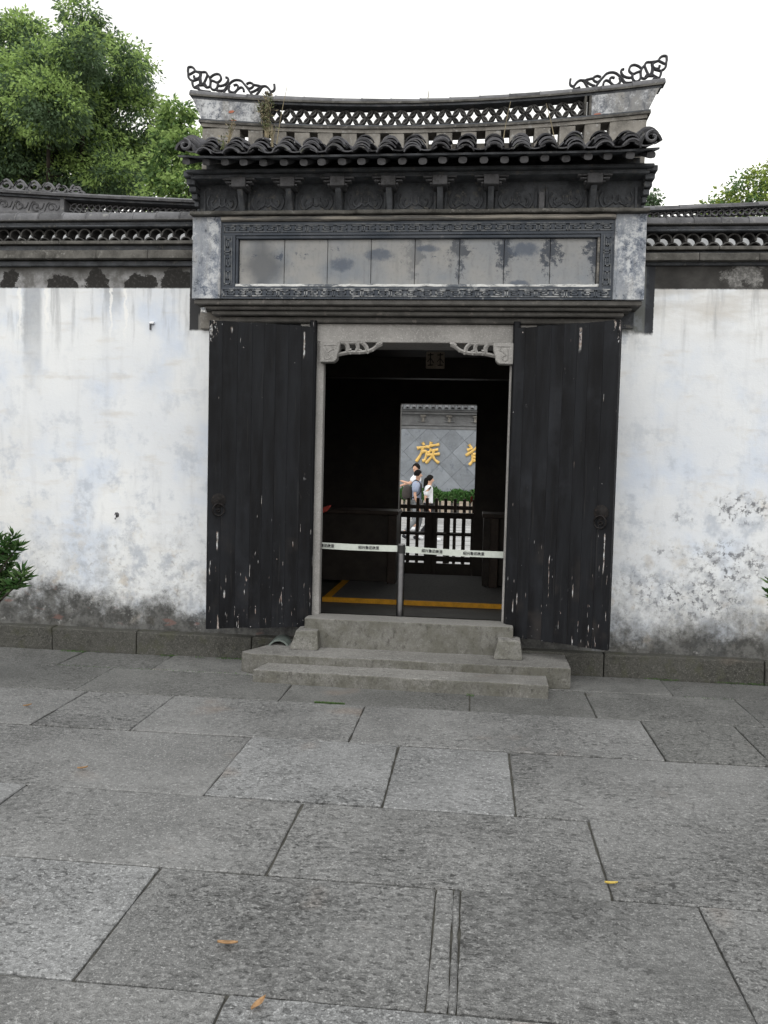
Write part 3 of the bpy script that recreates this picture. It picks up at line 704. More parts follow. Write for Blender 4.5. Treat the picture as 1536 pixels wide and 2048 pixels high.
for i, x in enumerate(bx):
    if i == 6:
        MB().box(x - .02, x + .022, -0.25, -0.19, 3.524, 3.655).obj('bracket_stub', 'rafter', gate, bevel=0.004); continue
    br = MB()
    br.prism([(-0.20, 3.525), (-0.245, 3.525), (-0.262, 3.56), (-0.30, 3.62), (-0.325, 3.655), (-0.335, 3.672), (-0.20, 3.672)], x - .022, x + .022, 'x')
    br = br.obj('bracket', 'brickdark', gate, bevel=0.004)
    MB().box(x - .055, x + .055, -0.372, -0.20, 3.674, 3.743).obj('bracket_block', 'rafter', br, bevel=0.004)
    for k, (hw, z) in enumerate(((0.125, 3.728), (0.105, 3.704), (0.075, 3.680))):
        for sx in (-1, 1):
            q = sorted((x + sx * .056, x + sx * hw))
            MB().box(q[0], q[1], -0.362, -0.30, z, z + .012).obj('bracket_fin', 'rafter', br, bevel=0.003)
# rafters
rg = MB(); pr = [(0.030 * math.copysign(abs(math.cos(t)) ** .7, math.cos(t)), 0.023 * math.copysign(abs(math.sin(t)) ** .7, math.sin(t))) for t in [2 * math.pi * k / 12 for k in range(12)]]
vs = [(p[0], 0, p[1]) for p in pr] + [(p[0], .42, p[1]) for p in pr]
rg.add(vs, [list(range(12)), list(range(12, 24))] + [(i, (i + 1) % 12, 12 + (i + 1) % 12, 12 + i) for i in range(12)])
rme = rg.mesh('rafter', [M['rafter']], smooth=50)
for k in range(24):
    x = -2.17 + k * (3.33 / 23)
    link('rafter', rme, gate, (x + rs.uniform(-.006, .006), -0.555 + rs.uniform(-.012, .008), 3.777 + rs.uniform(-.003, .003) + (.02 * abs(x - XC) ** 3 / 5)), (R(23), rs.uniform(-.1, .1), 0))
def eave_lift(x): return 0.05 * max(0, (abs(x - XC) - 1.2) / .55) ** 2 * .35
m = MB(); n = 24
for k in range(n):
    xa, xb = -2.225 + 3.43 * k / n, -2.225 + 3.43 * (k + 1) / n
    za, zb = eave_lift(xa), eave_lift(xb)
    pr = [(-0.60, 3.800), (-0.60, 3.814), (0.0, 4.01), (0.0, 3.97)]
    m.add([(xa, y, z + za) for y, z in pr] + [(xb, y, z + zb) for y, z in pr], [(i, (i + 1) % 4, 4 + (i + 1) % 4, 4 + i) for i in range(4)] + ([(3, 2, 1, 0)] if k == 0 else []) + ([(4, 5, 6, 7)] if k == n - 1 else []))
roof = m.obj('roof', 'brickdark', gate)
# pan tiles and cover tiles, row by row up the slope
SL = math.atan2(0.27, 0.60)
def tilemesh(r, th, half, ln, up=True):
    m = MB()
    if up: m.arc(0, -r * math.cos(half), r, th, math.pi / 2 - half, math.pi / 2 + half, 0, ln, 8)
    else: m.arc(0, r, r, th, -math.pi / 2 - half, -math.pi / 2 + half, 0, ln, 8)
    return m.mesh('roof_tile', [M['tile']], smooth=40)
cover = [tilemesh(0.070, 0.0095, R(66), 0.17), tilemesh(0.073, 0.0105, R(62), 0.16), tilemesh(0.066, 0.009, R(70), 0.15)]
pan = tilemesh(0.135, 0.008, R(34), 0.2, False)
SP = math.atan2(0.18, 0.60)
def slope(t, a=None): a = SL if a is None else a; return -0.635 + t * math.cos(a), 3.826 + t * math.sin(a)
cols = [-2.007 + k * (3.022 / 16) for k in range(17)]
for k, x in enumerate([cols[0] - .19] + cols):
    for rI in range(4):
        y, z = slope(rI * 0.15, SP)
        link('pan_tile', pan, roof, (x + .094 + rs.uniform(-.006, .006), y, z - .008 + rI * .002 + eave_lift(x)), (SP, 0, rs.uniform(-.03, .03)))
for k, x in enumerate(cols):
    for rI in range(10):
        y, z = (-0.645 + rI * .040, 3.820 + rI * .0285) if rI < 6 else (-0.39 + (rI - 6) * .1, 3.955 + (rI - 6) * .028)
        big = .011 if rI < 6 else .004
        link('cover_tile', cover[rs.randrange(3)], roof, (x + rs.uniform(-big, big), y + rs.uniform(-.012, .012), z + rs.uniform(-.004, .004) + eave_lift(x)), (SL - .22 + rs.uniform(-.04, .04), rs.uniform(-.10, .10), rs.uniform(-.08, .08)))
barrel = MB().arc(0, -.03, .078, .016, R(5), R(175), 0, .16, 12).mesh('verge_tile', [M['tile']], smooth=40)
for sx, x in ((-1, -2.15), (1, 1.14)):
    for rI in range(8):
        y, z = (-0.64 + rI * .042, 3.855 + rI * .026) if rI < 5 else (-0.42 + (rI - 5) * .12, 3.93 + (rI - 5) * .03)
        link('verge_tile', barrel, roof, (x + rs.uniform(-.006, .006), y, z + eave_lift(x)), (SL - .2, -sx * .22 + rs.uniform(-.06, .06), rs.uniform(-.03, .03)))
    sp = [(x + sx * .005 + (0.05 - .0045 * t) * math.cos(t * .7 + 1.5) * sx, -0.648, 3.868 + eave_lift(x) + (0.045 - .004 * t) * math.sin(t * .7 + 1.5)) for t in range(10)]
    MB().sweep(smoothpath(sp, 3), 0.010, 6, flat=(1.6, 1)).obj('verge_curl', 'tile', roof, smooth=40)
MB().box(-2.24, 1.21, 0.125, 0.185, 3.95, 4.15).obj('ridge_sill', 'holewall', gate)

# --- ridge: pierced wall, ledges, openwork tiles, plaster ends, coping, scrolls
def sag(x, a=0.10): return a * (abs(x - XC) / 1.85) ** 2
ridge = bpy.data.objects.new('ridge', None); COL.objects.link(ridge); ridge.parent = gate
holes = [x + .0944 for x in cols[:-1]]
prev = -2.26
for h in holes + [1.3]:
    a, b = prev, (h - .034 if h < 1.25 else 1.228)
    MB().box(a, b, 0.04, 0.2, 3.95, 4.205 + sag((a + b) / 2, .09)).obj('ridge_block', 'holewall', ridge, bevel=0.004, rough=(0.003, .09, 14)); prev = h + .034
def strip(name, mat, x0, x1, y0, y1, z0, z1, a, n=24, par=ridge, rough=None):
    m = MB()
    for k in range(n):
        xa, xb = x0 + (x1 - x0) * k / n, x0 + (x1 - x0) * (k + 1) / n
        za, zb = sag(xa, a), sag(xb, a)
        pr = [(y0, z0), (y0, z1), (y1, z1), (y1, z0)]
        m.add([(xa, y, z + za) for y, z in pr] + [(xb, y, z + zb) for y, z in pr], [(i, (i + 1) % 4, 4 + (i + 1) % 4, 4 + i) for i in range(4)] + ([(3, 2, 1, 0)] if k == 0 else []) + ([(4, 5, 6, 7)] if k == n - 1 else []))
    o = m.obj(name, mat, par); return o
strip('ridge_course', 'holewall', -2.265, 1.232, 0.035, 0.205, 4.206, 4.234, 0.09)
strip('ridge_ledge', 'ledge', -2.285, 1.255, 0.022, 0.20, 4.235, 4.252, 0.09)
strip('ridge_ledge', 'brickdark', -2.285, 1.255, 0.035, 0.19, 4.253, 4.268, 0.09)
strip('ridge_ledge', 'brickdark', -2.35, 1.33, 0.045, 0.165, 4.415, 4.432, 0.10)
strip('ridge_ledge', 'ledge', -2.36, 1.34, 0.03, 0.175, 4.433, 4.447, 0.10)
# flared plaster ends
for sx, xi, xo in ((-1, -1.775, -2.27), (1, 0.81, 1.24)):
    n = 6; m = MB(); vs = []; fs = []
    for k in range(n + 1):
        t = k / n; xb = xi + (xo - xi) * t; xt = xi + (xo + sx * .075 - xi) * t
        for y in (0.045, 0.17): vs += [(xb, y, 4.269 + sag(xb, .09)), (xt, y, 4.414 + sag(xt, .10))]
    for k in range(n):
        o = k * 4; p = o + 4
        fs += [(o, p, p + 1, o + 1), (o + 2, o + 3, p + 3, p + 2), (o + 1, p + 1, p + 3, o + 3), (o, o + 2, p + 2, p)]
    fs += [(0, 1, 3, 2), (n * 4, n * 4 + 2, n * 4 + 3, n * 4 + 1)]
    m.add(vs, fs); m.obj('ridge_end', 'peel2', ridge)
    for d in (0.0, 0.035): MB().box(xi - sx * (.006 + d) - .009, xi - sx * (.006 + d) + .009, 0.038, 0.178, 4.27 + sag(xi, .09), 4.413 + sag(xi, .10)).obj('lattice_post', 'ledge', ridge, bevel=.003)
for x, z, w, h in ((-2.02, 4.40, .05, .022), (-2.01, 4.33, .07, .013), (0.86, 4.315, .075, .03)):
    MB().prism([(x - w / 2, z - h * .4), (x + w * .1, z - h / 2), (x + w / 2, z + h * .1), (x + w * .2, z + h / 2), (x - w * .3, z + h * .35)], 0.041, 0.048, 'y').obj('bare_brick_patch', 'brickred', ridge)
# openwork: petals made of pairs of curved tiles
p = 0.1135; half = p / 2 * math.sqrt(2) / 2; lat = MB()
ch = p / math.sqrt(2); rr = ch * 0.5 / math.sin(R(43))
h43 = R(43); pm_ = MB()
for sg in (1, -1):
    o_ = len(pm_.v); pm_.arc(0, -rr * math.cos(h43), rr, 0.0105, math.pi / 2 - h43, math.pi / 2 + h43, 0, 0.05, 6)
    if sg < 0: pm_.v[o_:] = [(a, b_, -c_) for a, b_, c_ in pm_.v[o_:]]
up_ = [(rr * .93 * math.cos(math.pi / 2 - h43 + 2 * h43 * t / 6), -rr * math.cos(h43) + (rr - .009) * math.sin(math.pi / 2 - h43 + 2 * h43 * t / 6)) for t in range(7)]
pm_.prism([(a, max(c_, .001)) for a, c_ in up_] + [(a, min(-c_, -.001)) for a, c_ in up_[::-1]], .012, .045, 'y')
petal = pm_.mesh('lattice_petal', [M['lattice']], smooth=40)
nx = 22; x0 = -1.728
for k in range(nx):
    for q in range(4):
        sx = 1 if q in (0, 3) else -1; sz = 1 if q < 2 else -1
        cx = x0 + k * p + p / 2 + sx * p / 4; cz = 4.342 + sz * p / 4 + sag(cx, .095)
        link('lattice_petal', petal, ridge, (cx, 0.08 + rs.uniform(-.005, .005), cz), (0, math.atan2(sz, sx) + rs.uniform(-.05, .05), 0))
# coping of half-round tiles
def copingrow(par, x0, x1, zf, y, r, ln, jit=.004, mat='coping'):
    n = max(1, round((x1 - x0) / ln)); l = (x1 - x0) / n
    m = MB()
    for end, (u, k) in enumerate(((0, 1.0), (l * .5, .98), (l + .012, .95))):
        pass
    secs = [(0, 1.04), (0.012, 1.04), (0.013, 1.0), (l + 0.01, 0.95)]; vs = []; fs = []
    ns = 10
    for u, k in secs:
        for j in range(ns + 1):
            a = math.pi * 1.1 * j / ns - math.pi * .05
            vs.append((u, -math.cos(a) * r * k * 1.15, math.sin(a) * r * k))
    for i in range(3):
        for j in range(ns): fs.append((i * (ns + 1) + j, i * (ns + 1) + j + 1, (i + 1) * (ns + 1) + j + 1, (i + 1) * (ns + 1) + j))
        fs.append((i * (ns + 1) + ns, i * (ns + 1), (i + 1) * (ns + 1), (i + 1) * (ns + 1) + ns))
    fs += [list(range(ns + 1)), list(range(3 * (ns + 1), 4 * (ns + 1)))]
    m.add(vs, fs); me = m.mesh('coping_tile', [M[mat]], smooth=45)
    for k in range(n):
        xa = x0 + k * l; za, zb = zf(xa), zf(xa + l)
        link('coping_tile', me, par, (xa, y + rs.uniform(-jit, jit), za + rs.uniform(-jit, jit) * .5), (0, -math.atan2(zb - za, l) + rs.uniform(-.01, .01), rs.uniform(-.012, .012)))
copingrow(ridge, -2.375, 1.352, lambda x: 4.449 + sag(x, .105), 0.105, 0.047, 0.235)
S_IN = [[(50,160),(100,158),(140,185),(150,220),(110,245),(65,265),(45,230),(45,190),(50,160)], [(50,250),(55,310),(85,345),(110,360),(120,420),(145,460),(190,440),(225,420)],
 [(150,220),(200,235),(235,265),(225,310),(190,330),(145,325),(140,285)], [(110,365),(170,350),(215,335)], [(225,330),(235,400),(225,430)],
 [(200,232),(260,238),(320,240),(345,280),(330,330),(300,390),(280,420),(250,380),(240,310),(250,262)], [(345,280),(375,310),(395,360),(395,420),(380,455),(330,460),(290,430),(225,430)],
 [(300,390),(330,440)], [(395,320),(430,290),(490,270),(540,285),(560,335),(545,370),(500,395),(450,375),(400,360)], [(400,380),(395,440),(420,490),(470,500),(505,460),(510,400)],
 [(515,415),(530,445),(590,440),(640,415),(670,370),(665,335),(630,325)], [(490,510),(600,515),(650,460),(690,420),(740,380),(800,365),(870,380),(920,430),(970,490),(1020,560),(1050,600)],
 [(690,440),(680,490),(710,535),(770,545),(820,500),(870,475),(905,495),(915,540)], [(820,495),(825,460),(800,435),(755,445)], [(650,480),(610,530),(620,570)], [(670,480),(700,560)],
 [(950,430),(1000,410),(1050,430),(1050,470),(1000,495),(960,470)], [(1050,440),(1130,455),(1165,470),(1120,510),(1060,540),(1030,545)],
 [(1100,600),(1150,540),(1190,480),(1240,465),(1290,495),(1330,545),(1370,535),(1385,500),(1378,440)], [(1240,560),(1270,575),(1320,590)], [(145,460),(190,470),(260,510),(400,530)], [(1160,470),(1230,465)], [(1330,540),(1325,600)], [(760,540),(790,580)], [(200,440),(230,500)]]
def scroll(side):
    m = MB()
    for s in S_IN:
        pts = []
        for u, v in s:
            px, py = 370 + u * .1302, 110 + v * .1302
            X = -2.409 + (px - 375) * 0.00413; Z = 4.801 - (py - 130) * 0.00415
            if side > 0: X = 2 * XC - X - 0.015; Z -= 0.015
            pts.append((X, 0.105, Z - .012))
        m.sweep(smoothpath(pts, 3), 0.0098, 6, flat=(1.5, 1))
    m.obj('ridge_scroll', 'iron', ridge, smooth=40)
scroll(-1); scroll(1)

# --- door leaves
def door(hx, hy, ox, oy, nplank, ringx):
    L = math.dist((hx, hy), (ox, oy)); ang = math.atan2(oy - hy, ox - hx)
    d = bpy.data.objects.new('door', None); COL.objects.link(d); d.parent = gate
    d.location = (hx, hy, 0); d.rotation_euler = (0, 0, ang)
    side = -1 if ox < hx else 1
    fy = side * -1           # local y direction that faces the courtyard
    def F(y): return y * -fy
    w = L / nplank; x = 0
    ws = [w * rs.uniform(.8, 1.2) for _ in range(nplank)]; k = L / sum(ws)
    for i, q in enumerate(ws):
        q *= k
        zt = 2.667 + rs.uniform(-.003, .003); zb = 0.296 + rs.uniform(-.004, .004)
        dy = rs.uniform(-.001, .001)
        a, b = sorted((F(-0.022 + dy), F(0.022)))
        MB().box(x + .0003, x + q - .0003, a, b, zb, zt).obj('plank', 'door', d, bevel=0.0009)
        x += q
    for zc in (0.55, 1.5, 2.45):
        a, b = sorted((F(0.0235), F(0.05))); MB().box(.03, L - .03, a, b, zc - .04, zc + .04).obj('batten', 'door', d, bevel=.004)
    MB().sweep([(-.005, F(.022), .3), (-.005, F(.022), 2.72)], .03, 10).obj('pivot_post', 'door', d, smooth=40)
    rx = L - .085
    dome = MB(); vs = []; fs = []; n = 14
    for j, (r, h) in enumerate(((.056, 0), (.056, .003), (.046, .007), (.030, .013), (.018, .017), (.0, .018))):
        vs += [(rx + r * math.cos(2 * math.pi * t / n), F(-.024 - h), 1.295 + r * math.sin(2 * math.pi * t / n)) for t in range(n)]
    for j in range(5): fs += [(j * n + t, j * n + (t + 1) % n, (j + 1) * n + (t + 1) % n, (j + 1) * n + t) for t in range(n)]
    dome.add(vs, fs); pl = dome.obj('ring_plate', 'dooriron', d, smooth=40)
    MB().sweep([(rx + .044 * math.cos(2 * math.pi * t / 20), F(-.042 - .006 * math.sin(t)), 1.225 + .046 * math.sin(2 * math.pi * t / 20)) for t in range(20)], .0065, 6, closed=True).obj('knocker_ring', 'dooriron', d, smooth=60)
    MB().sweep([(rx + .012 * math.cos(2 * math.pi * t / 12), F(-.026), 1.215 + .012 * math.sin(2 * math.pi * t / 12)) for t in range(12)], .006, 6, closed=True).obj('striker_stud', 'dooriron', d, smooth=60)
    return d
dl = door(-1.285, -0.12, -2.035, -0.40, 8, -1); tag(dl, 'left black plank door leaf')
dr = door(0.292, -0.12, 1.012, -0.50, 8, 1); tag(dr, 'right black plank door leaf with flaked paint at its knocker')

# ================================================================== COURTYARD WALLS
def courtyard_wall(side):
    left = side < 0
    lab = 'whitewashed courtyard wall left of the gateway, streaked grey under its tiled coping' if left else 'whitewashed courtyard wall right of the gateway, speckled with dark mould'
    t = thing('courtyard_wall', lab, 'wall', 'courtyard walls')
    xa, xb = (-7.0, -1.29) if left else (0.34, 6.4)
    xg = -2.205 if left else 1.185
    m = MB()
    if left: prof = [(xa, .17), (xb, .17), (xb, 2.69), (xg, 2.69), (xg, 3.2), (xa, 3.2)]
    else: prof = [(xa, .17), (xb, .17), (xb, 3.2), (xg, 3.2), (xg, 2.69), (xa, 2.69)]
    m.prism(prof, 0.0, 0.34, 'y'); m.obj('plaster_face', 'plasterL' if left else 'plasterR', t)
    # plinth stones
    js = ([-7, -5.6, -4.4, -3.45, -2.72, -1.75, -1.29] if left else [0.34, 1.05, 2.25, 3.6, 5.0, 6.4])
    for a, b in zip(js, js[1:]):
        MB().box(a + .003, b - .003, -0.10 + rs.uniform(-.008, .008), 0.06, -0.05, 0.178 + rs.uniform(-.006, .006)).obj('plinth_stone', 'plinth', t, bevel=0.012, rough=(0.006, .12, 7))
    if left: x0, x1, dz = xa, -2.222, 0.015
    else: x0, x1, dz = 1.2, xb, -0.045
    def bar(name, mat, y0, y1, z0, z1, rough=None, seglen=None):
        n = 1 if not seglen else max(1, round((x1 - x0) / seglen)); l = (x1 - x0) / n
        for k in range(n):
            j = rs.uniform(-.004, .004) if seglen else 0
            MB().box(x0 + k * l + .001, x0 + (k + 1) * l - .001, y0 + j, y1, z0 + j * .5, z1 + j * .5).obj(name, mat, t, bevel=0.006, rough=rough)
    bar('under_course', 'brickdark', -0.03, 0.34, 3.165, 3.205)
    bar('ledge_tile', 'ledge', -0.085, 0.40, 3.206 + dz * .4, 3.27 + dz * .6, (0.003, .16, 12), 0.43)
    bar('recess_course', 'brickdark', -0.03, 0.34, 3.272 + dz, 3.315 + dz)
    bar('upper_ledge', 'ledge', -0.07, 0.2, 3.316 + dz, 3.343 + dz, (0.002, .2, 12), 0.6)
    z0 = 3.343 + dz; s = 0.1005
    am = MB().arc(0, 0, .052, .011, R(-12), R(192), 0, .11, 10).mesh('openwork_tile', [M['lattice']], smooth=40)
    am2 = MB().arc(0, 0, .052, .011, R(8), R(172), 0, .11, 10).mesh('openwork_tile', [M['lattice']], smooth=40)
    n = int((x1 - x0) / s)
    xe = x1 if left else x0
    for k in range(n):
        x = xe + side * (0.05 + k * s)
        link('openwork_tile', am2, t, (x, 0.0 + rs.uniform(-.008, .008), z0 + rs.uniform(-.002, .002) - .004), (0, rs.uniform(-.06, .06), 0))
        link('openwork_tile', am, t, (x + s / 2, 0.0 + rs.uniform(-.008, .008), z0 + .062 + rs.uniform(-.002, .002)), (0, rs.uniform(-.06, .06), 0))
    bar('cap_course', 'brickdark', -0.045, 0.15, z0 + .116, z0 + .132)
    bar('cap_course', 'brickdark', -0.03, 0.15, z0 + .133, z0 + .160)
    bar('cap_course', 'lattice', -0.06, 0.18, z0 + .161, z0 + .174)
    copingrow(t, x0, x1, lambda x: z0 + .175, 0.055, 0.082 if left else 0.07, 0.2, .005)
courtyard_wall(-1); courtyard_wall(1)
nail = thing('wall_hook', 'small rusty hook set in the left white wall above the damp', 'hook', loc=(-2.94, 0, 1.13))
MB().sweep([(0, .01, 0), (0, -.03, 0), (0.006, -.042, -.02), (0.003, -.034, -.032)], .006, 6).obj('hook_bar', 'steel', nail, smooth=50)
MB().sweep([(0, .004, 0), (0, -.006, 0)], [.026, .018], 9).obj('hook_plate', 'rafter', nail, rough=(.006, .012, 60))
wb = thing('wall_bracket', 'small pale broken bracket high on the left white wall near the gateway', 'bracket', loc=(-2.66, 0, 2.69))
MB().box(-.004, .006, -.02, .002, -.035, .02).obj('bracket_strap', 'rafter', wb, bevel=.002); MB().box(-.002, .035, -.025, -.003, .012, .03).obj('bracket_arm', 'white', wb, bevel=.003)

# --- ridges of the hall roof standing behind the two walls
def hall_ridge(side):
    left = side < 0
    Yr = 1.5
    t = thing('hall_ridge', 'curved openwork tile ridge rising behind the left courtyard wall' if left else 'low openwork tile ridge behind the right courtyard wall', 'roof ridge', 'hall roof ridges')
    if left: x0, x1 = -8.0, -1.9; zf = lambda x: 4.135 + 0.052 * max(0, (-2.6 - x)) + .006 * max(0, -3.2 - x) ** 2
    else: x0, x1 = 0.9, 6.8; zf = lambda x: 4.035 + 0.034 * max(0, x - 1.3) + .006 * max(0, x - 2.2) ** 2
    hz = 0.19 if left else 0.13
    def strip2(name, mat, y0, y1, a, b, n=20, xs=None):
        xa_, xb_ = xs or (x0, x1); m = MB()
        for k in range(n):
            xa, xb = xa_ + (xb_ - xa_) * k / n, xa_ + (xb_ - xa_) * (k + 1) / n
            pr = [(y0, a), (y0, b), (y1, b), (y1, a)]
            m.add([(xa, y, z + zf(xa)) for y, z in pr] + [(xb, y, z + zf(xb)) for y, z in pr], [(i, (i + 1) % 4, 4 + (i + 1) % 4, 4 + i) for i in range(4)] + ([(3, 2, 1, 0)] if k == 0 else []) + ([(4, 5, 6, 7)] if k == n - 1 else []))
        return m.obj(name, mat, t)
    if left:
        strip2('ridge_ledge', 'coping', Yr - .04, Yr + .24, -.012, .012); strip2('ridge_ledge', 'brickdark', Yr - .01, Yr + .22, -.034, -.0125)
    else:
        strip2('ridge_ledge', 'coping', Yr + .03, Yr + .17, .0, .012); strip2('ridge_ledge', 'brickdark', Yr + .05, Yr + .15, -.008, -.0005)
    strip2('ridge_ledge', 'coping', Yr - .04 if left else Yr + .03, Yr + .24 if left else Yr + .17, -hz - .03, -hz - .006)
    strip2('ridge_base', 'holewhite', Yr, Yr + .2, -0.95, -hz - .031)
    copingrow(t, x0, x1, lambda x: zf(x) + .012, Yr + .1, 0.05 if left else .042, 0.24, .004)
    # openwork petals
    pp = 0.125 if left else .118; r2 = pp / math.sqrt(2) * 0.5 / math.sin(R(43))
    am = MB().arc(0, -r2 * math.cos(R(43)), r2, 0.011, math.pi / 2 - R(43), math.pi / 2 + R(43), 0, 0.06, 6).mesh('lattice_tile', [M['coping']], smooth=40)
    xs = -4.16 if left else 1.0; xe = -1.95 if left else 3.4
    n = int((xe - xs) / pp)
    for k in range(n):
        for q in range(4):
            if not left and q > 1 : continue
            sx = 1 if q in (0, 3) else -1; sz = 1 if q < 2 else -1
            cx = xs + k * pp + pp / 2 + sx * pp / 4; cz = zf(cx) - .034 - (hz - .04) / 2 + sz * pp / 4 if left else zf(cx) - .066 + pp / 4
            ang = -math.atan2(sz, sx)
            for fl in (0, math.pi):
                link('lattice_tile', am, t, (cx, Yr + .07 + (0.06 if fl else 0), cz), (0, ang, 0) if not fl else (math.pi, -ang, 0))
    if left:
        strip2('relief_panel', 'coping', Yr + .02, Yr + .18, -hz - .004, -.035, 16, (x0, -4.22))
        MB().box(-4.22, -4.175, Yr - .01, Yr + .2, zf(-4.2) - hz - .005, zf(-4.2) - .034).obj('ridge_post', 'coping', t, bevel=.004)
        m = MB()
        for k in range(9):
            c = -4.32 - k * .17; zc = zf(c) - .115
            sp = [(c + (0.052 - .004 * u) * math.cos(u * .75 + k), Yr + .018, zc + (0.048 - .004 * u) * math.sin(u * .75 + k) * (-1) ** k) for u in range(10)]
            m.sweep(smoothpath(sp, 2), .008, 5)
            m.sweep(smoothpath([(c - .08, Yr + .018, zc - .04), (c - .03, Yr + .018, zc + .05), (c + .05, Yr + .018, zc - .03), (c + .09, Yr + .018, zc + .03)], 3), .007, 5)
        m.obj('relief_scrollwork', 'coping', t, smooth=40)
        m = MB()
        for k in range(7):
            c = -4.1 - k * .15; zc = zf(c) + .1
            sp = [(c + (0.066 - .004 * u) * math.cos(u * .7 + 2), Yr + .1, zc + (0.05 - .003 * u) * math.sin(u * .7 + 2)) for u in range(11)]
            if c < -3.95: m.sweep(smoothpath(sp, 2), .013, 5)
            m.sweep(smoothpath([(c - .09, Yr + .1, zc - .03), (c, Yr + .1, zc + .06 * min(1, k * .4)), (c + .09, Yr + .1, zc - .04)], 4), .013, 5)
        m.obj('ridge_scroll', 'coping', t, smooth=40)
    else:
        strip2('ridge_fill', 'brickdark', Yr + .03, Yr + .17, -hz - .005, -.035, 8, (3.4, x1))
hall_ridge(-1); hall_ridge(1)
# the hall itself: dark timber room between courtyard and street
hall = thing('entrance_hall', 'dark timber entrance hall seen through the open gateway', 'hall')
m = MB(); m.add([(-7.2, 0.36, 3.05), (6.6, 0.36, 3.05), (6.6, 1.6, 3.62), (-7.2, 1.6, 3.62), (-7.2, 0.36, 2.97), (6.6, 0.36, 2.97), (6.6, 1.6, 3.50), (-7.2, 1.6, 3.50)], [(0, 1, 2, 3), (7, 6, 5, 4), (0, 4, 5, 1), (2, 6, 7, 3), (0, 3, 7, 4), (1, 5, 6, 2)])
m.add([(-7.2, 1.6, 3.62), (6.6, 1.6, 3.62), (6.6, 6.3, 2.95), (-7.2, 6.3, 2.95), (-7.2, 1.6, 3.50), (6.6, 1.6, 3.50), (6.6, 6.3, 2.85), (-7.2, 6.3, 2.85)], [(0, 1, 2, 3), (7, 6, 5, 4), (0, 4, 5, 1), (2, 6, 7, 3), (0, 3, 7, 4), (1, 5, 6, 2)])
m.obj('hall_roof', 'wood', hall)
BX0, BX1 = -1.085, 0.02
MB().box(-7.2, BX0, 5.5, 5.7, -.3, 2.95).obj('back_wall', 'wood', hall); MB().box(BX1, 6.6, 5.5, 5.7, -.3, 2.95).obj('back_wall', 'wood', hall)
MB().box(BX0, BX1, 5.5, 5.7, 2.50, 2.95).obj('door_head', 'wood', hall)
MB().box(-7.2, -7.0, 0.34, 5.5, -.3, 3.5).obj('end_wall', 'wood', hall); MB().box(6.4, 6.6, 0.34, 5.5, -.3, 3.5).obj('end_wall', 'wood', hall)
for x in (-3.0, -2.0, 1.2, 2.4): MB().box(x - .012, x + .012, 0.36, 5.49, -.02, 2.9).obj('partition', 'wood', hall) if x in (-3.0, 2.4) else MB().sweep([(x, 3.2, 0), (x, 3.2, 3.1)], .11, 12).obj('column', 'wood', hall, smooth=40)
MB().box(-3.0, 2.4, 3.1, 3.3, 2.62, 2.86).obj('beam', 'wood', hall, bevel=.01)
MB().box(-3.0, 2.4, 1.55, 1.7, 2.80, 3.0).obj('beam', 'wood', hall, bevel=.01)
carved = MB().box(-.52, -.33, 1.96, 1.99, 2.60, 2.77).obj('hanging_board', 'palewood', hall, bevel=.004)
m = MB()
for cx in (-.475, -.375):
    for pts in ([(-.03, .05), (.03, .055)], [(0, .07), (0, -.06)], [(-.03, -.02), (0, .02), (.035, -.03)], [(-.025, -.055), (.03, -.05)]):
        m.sweep([(cx + u, 1.957, 2.685 + w) for u, w in pts], .006, 5)
m.obj('carved_mark', 'wood', carved)
fl = MB().box(-7.0, 6.4, 0.0, 5.72, -.38, 0.0).obj('hall_floor', 'floor'); tag(fl, kind='structure')
for y in (0.55, 1.3, 2.1): MB().box(-2.9, 2.3, y, y + .02, -.001, .003).obj('floor_joint', 'soil', fl)
plat = thing('floor_platform', 'low grey platform with an orange painted edge on the hall floor', 'platform')
MB().box(-1.69, 2.2, 2.84, 5.2, 0.0, 0.052).obj('platform_deck', 'mat', plat)
MB().box(-1.70, 2.2, 2.80, 2.838, 0.0, 0.056).obj('edge_strip', 'orange', plat, bevel=.004)
MB().prism([(-1.69, 2.84), (-1.60, 2.84), (-1.60, 4.6), (-1.69, 4.6)], .0525, .0565, 'z').obj('edge_strip', 'orange', plat)
def counter(label, x0, x1, post):
    t = thing('counter', label, 'counter', 'timber counters in the hall')
    MB().box(x0, x1, 4.15, 4.75, .95, 1.0).obj('counter_top', 'woodwarm', t, bevel=.006)
    MB().box(x0 + .02, x1 - .02, 4.22, 4.7, .06, .948).obj('counter_body', 'wood', t)
    MB().box(post - .055, post + .055, 4.10, 4.215, .052, .948).obj('counter_leg', 'woodwarm', t, bevel=.006)
counter('dark timber counter left of the back doorway', -2.6, -0.96, -1.03)
counter('dark timber counter right of the back doorway', 0.13, 1.7, 0.29)

# --- half gates in the back doorway and the fence outside
def half_gate(label, x0, x1, bars, wide):
    t = thing('half_gate', label, 'gate', 'half gates in the back doorway')
    for z0, z1, th in ((0.84, 0.925, .07), (.585, .625, .045), (.205, .28, .05), (.0, .175, .04)):
        MB().box(x0, x1, 5.52, 5.52 + th, z0, z1).obj('rail' if z0 > .1 else 'kick_panel', 'wood', t, bevel=.004)
    for x, w in bars: MB().box(x - w / 2, x + w / 2, 5.525, 5.565, .18, .90).obj('bar', 'wood', t, bevel=.003)
    for x, w in wide: MB().box(x - w / 2, x + w / 2, 5.515, 5.59, 0.0, .92).obj('stile', 'wood', t, bevel=.004)
half_gate('dark barred half gate, left leaf in the back doorway', -1.08, -.578, [(-.93, .045), ], [(-1.06, .04), (-.635, .114)])
half_gate('dark barred half gate, right leaf in the back doorway', -.577, 0.015, [(-.345, .05), (-.125, .05)], [(-.547, .06), (0.0, .035)])
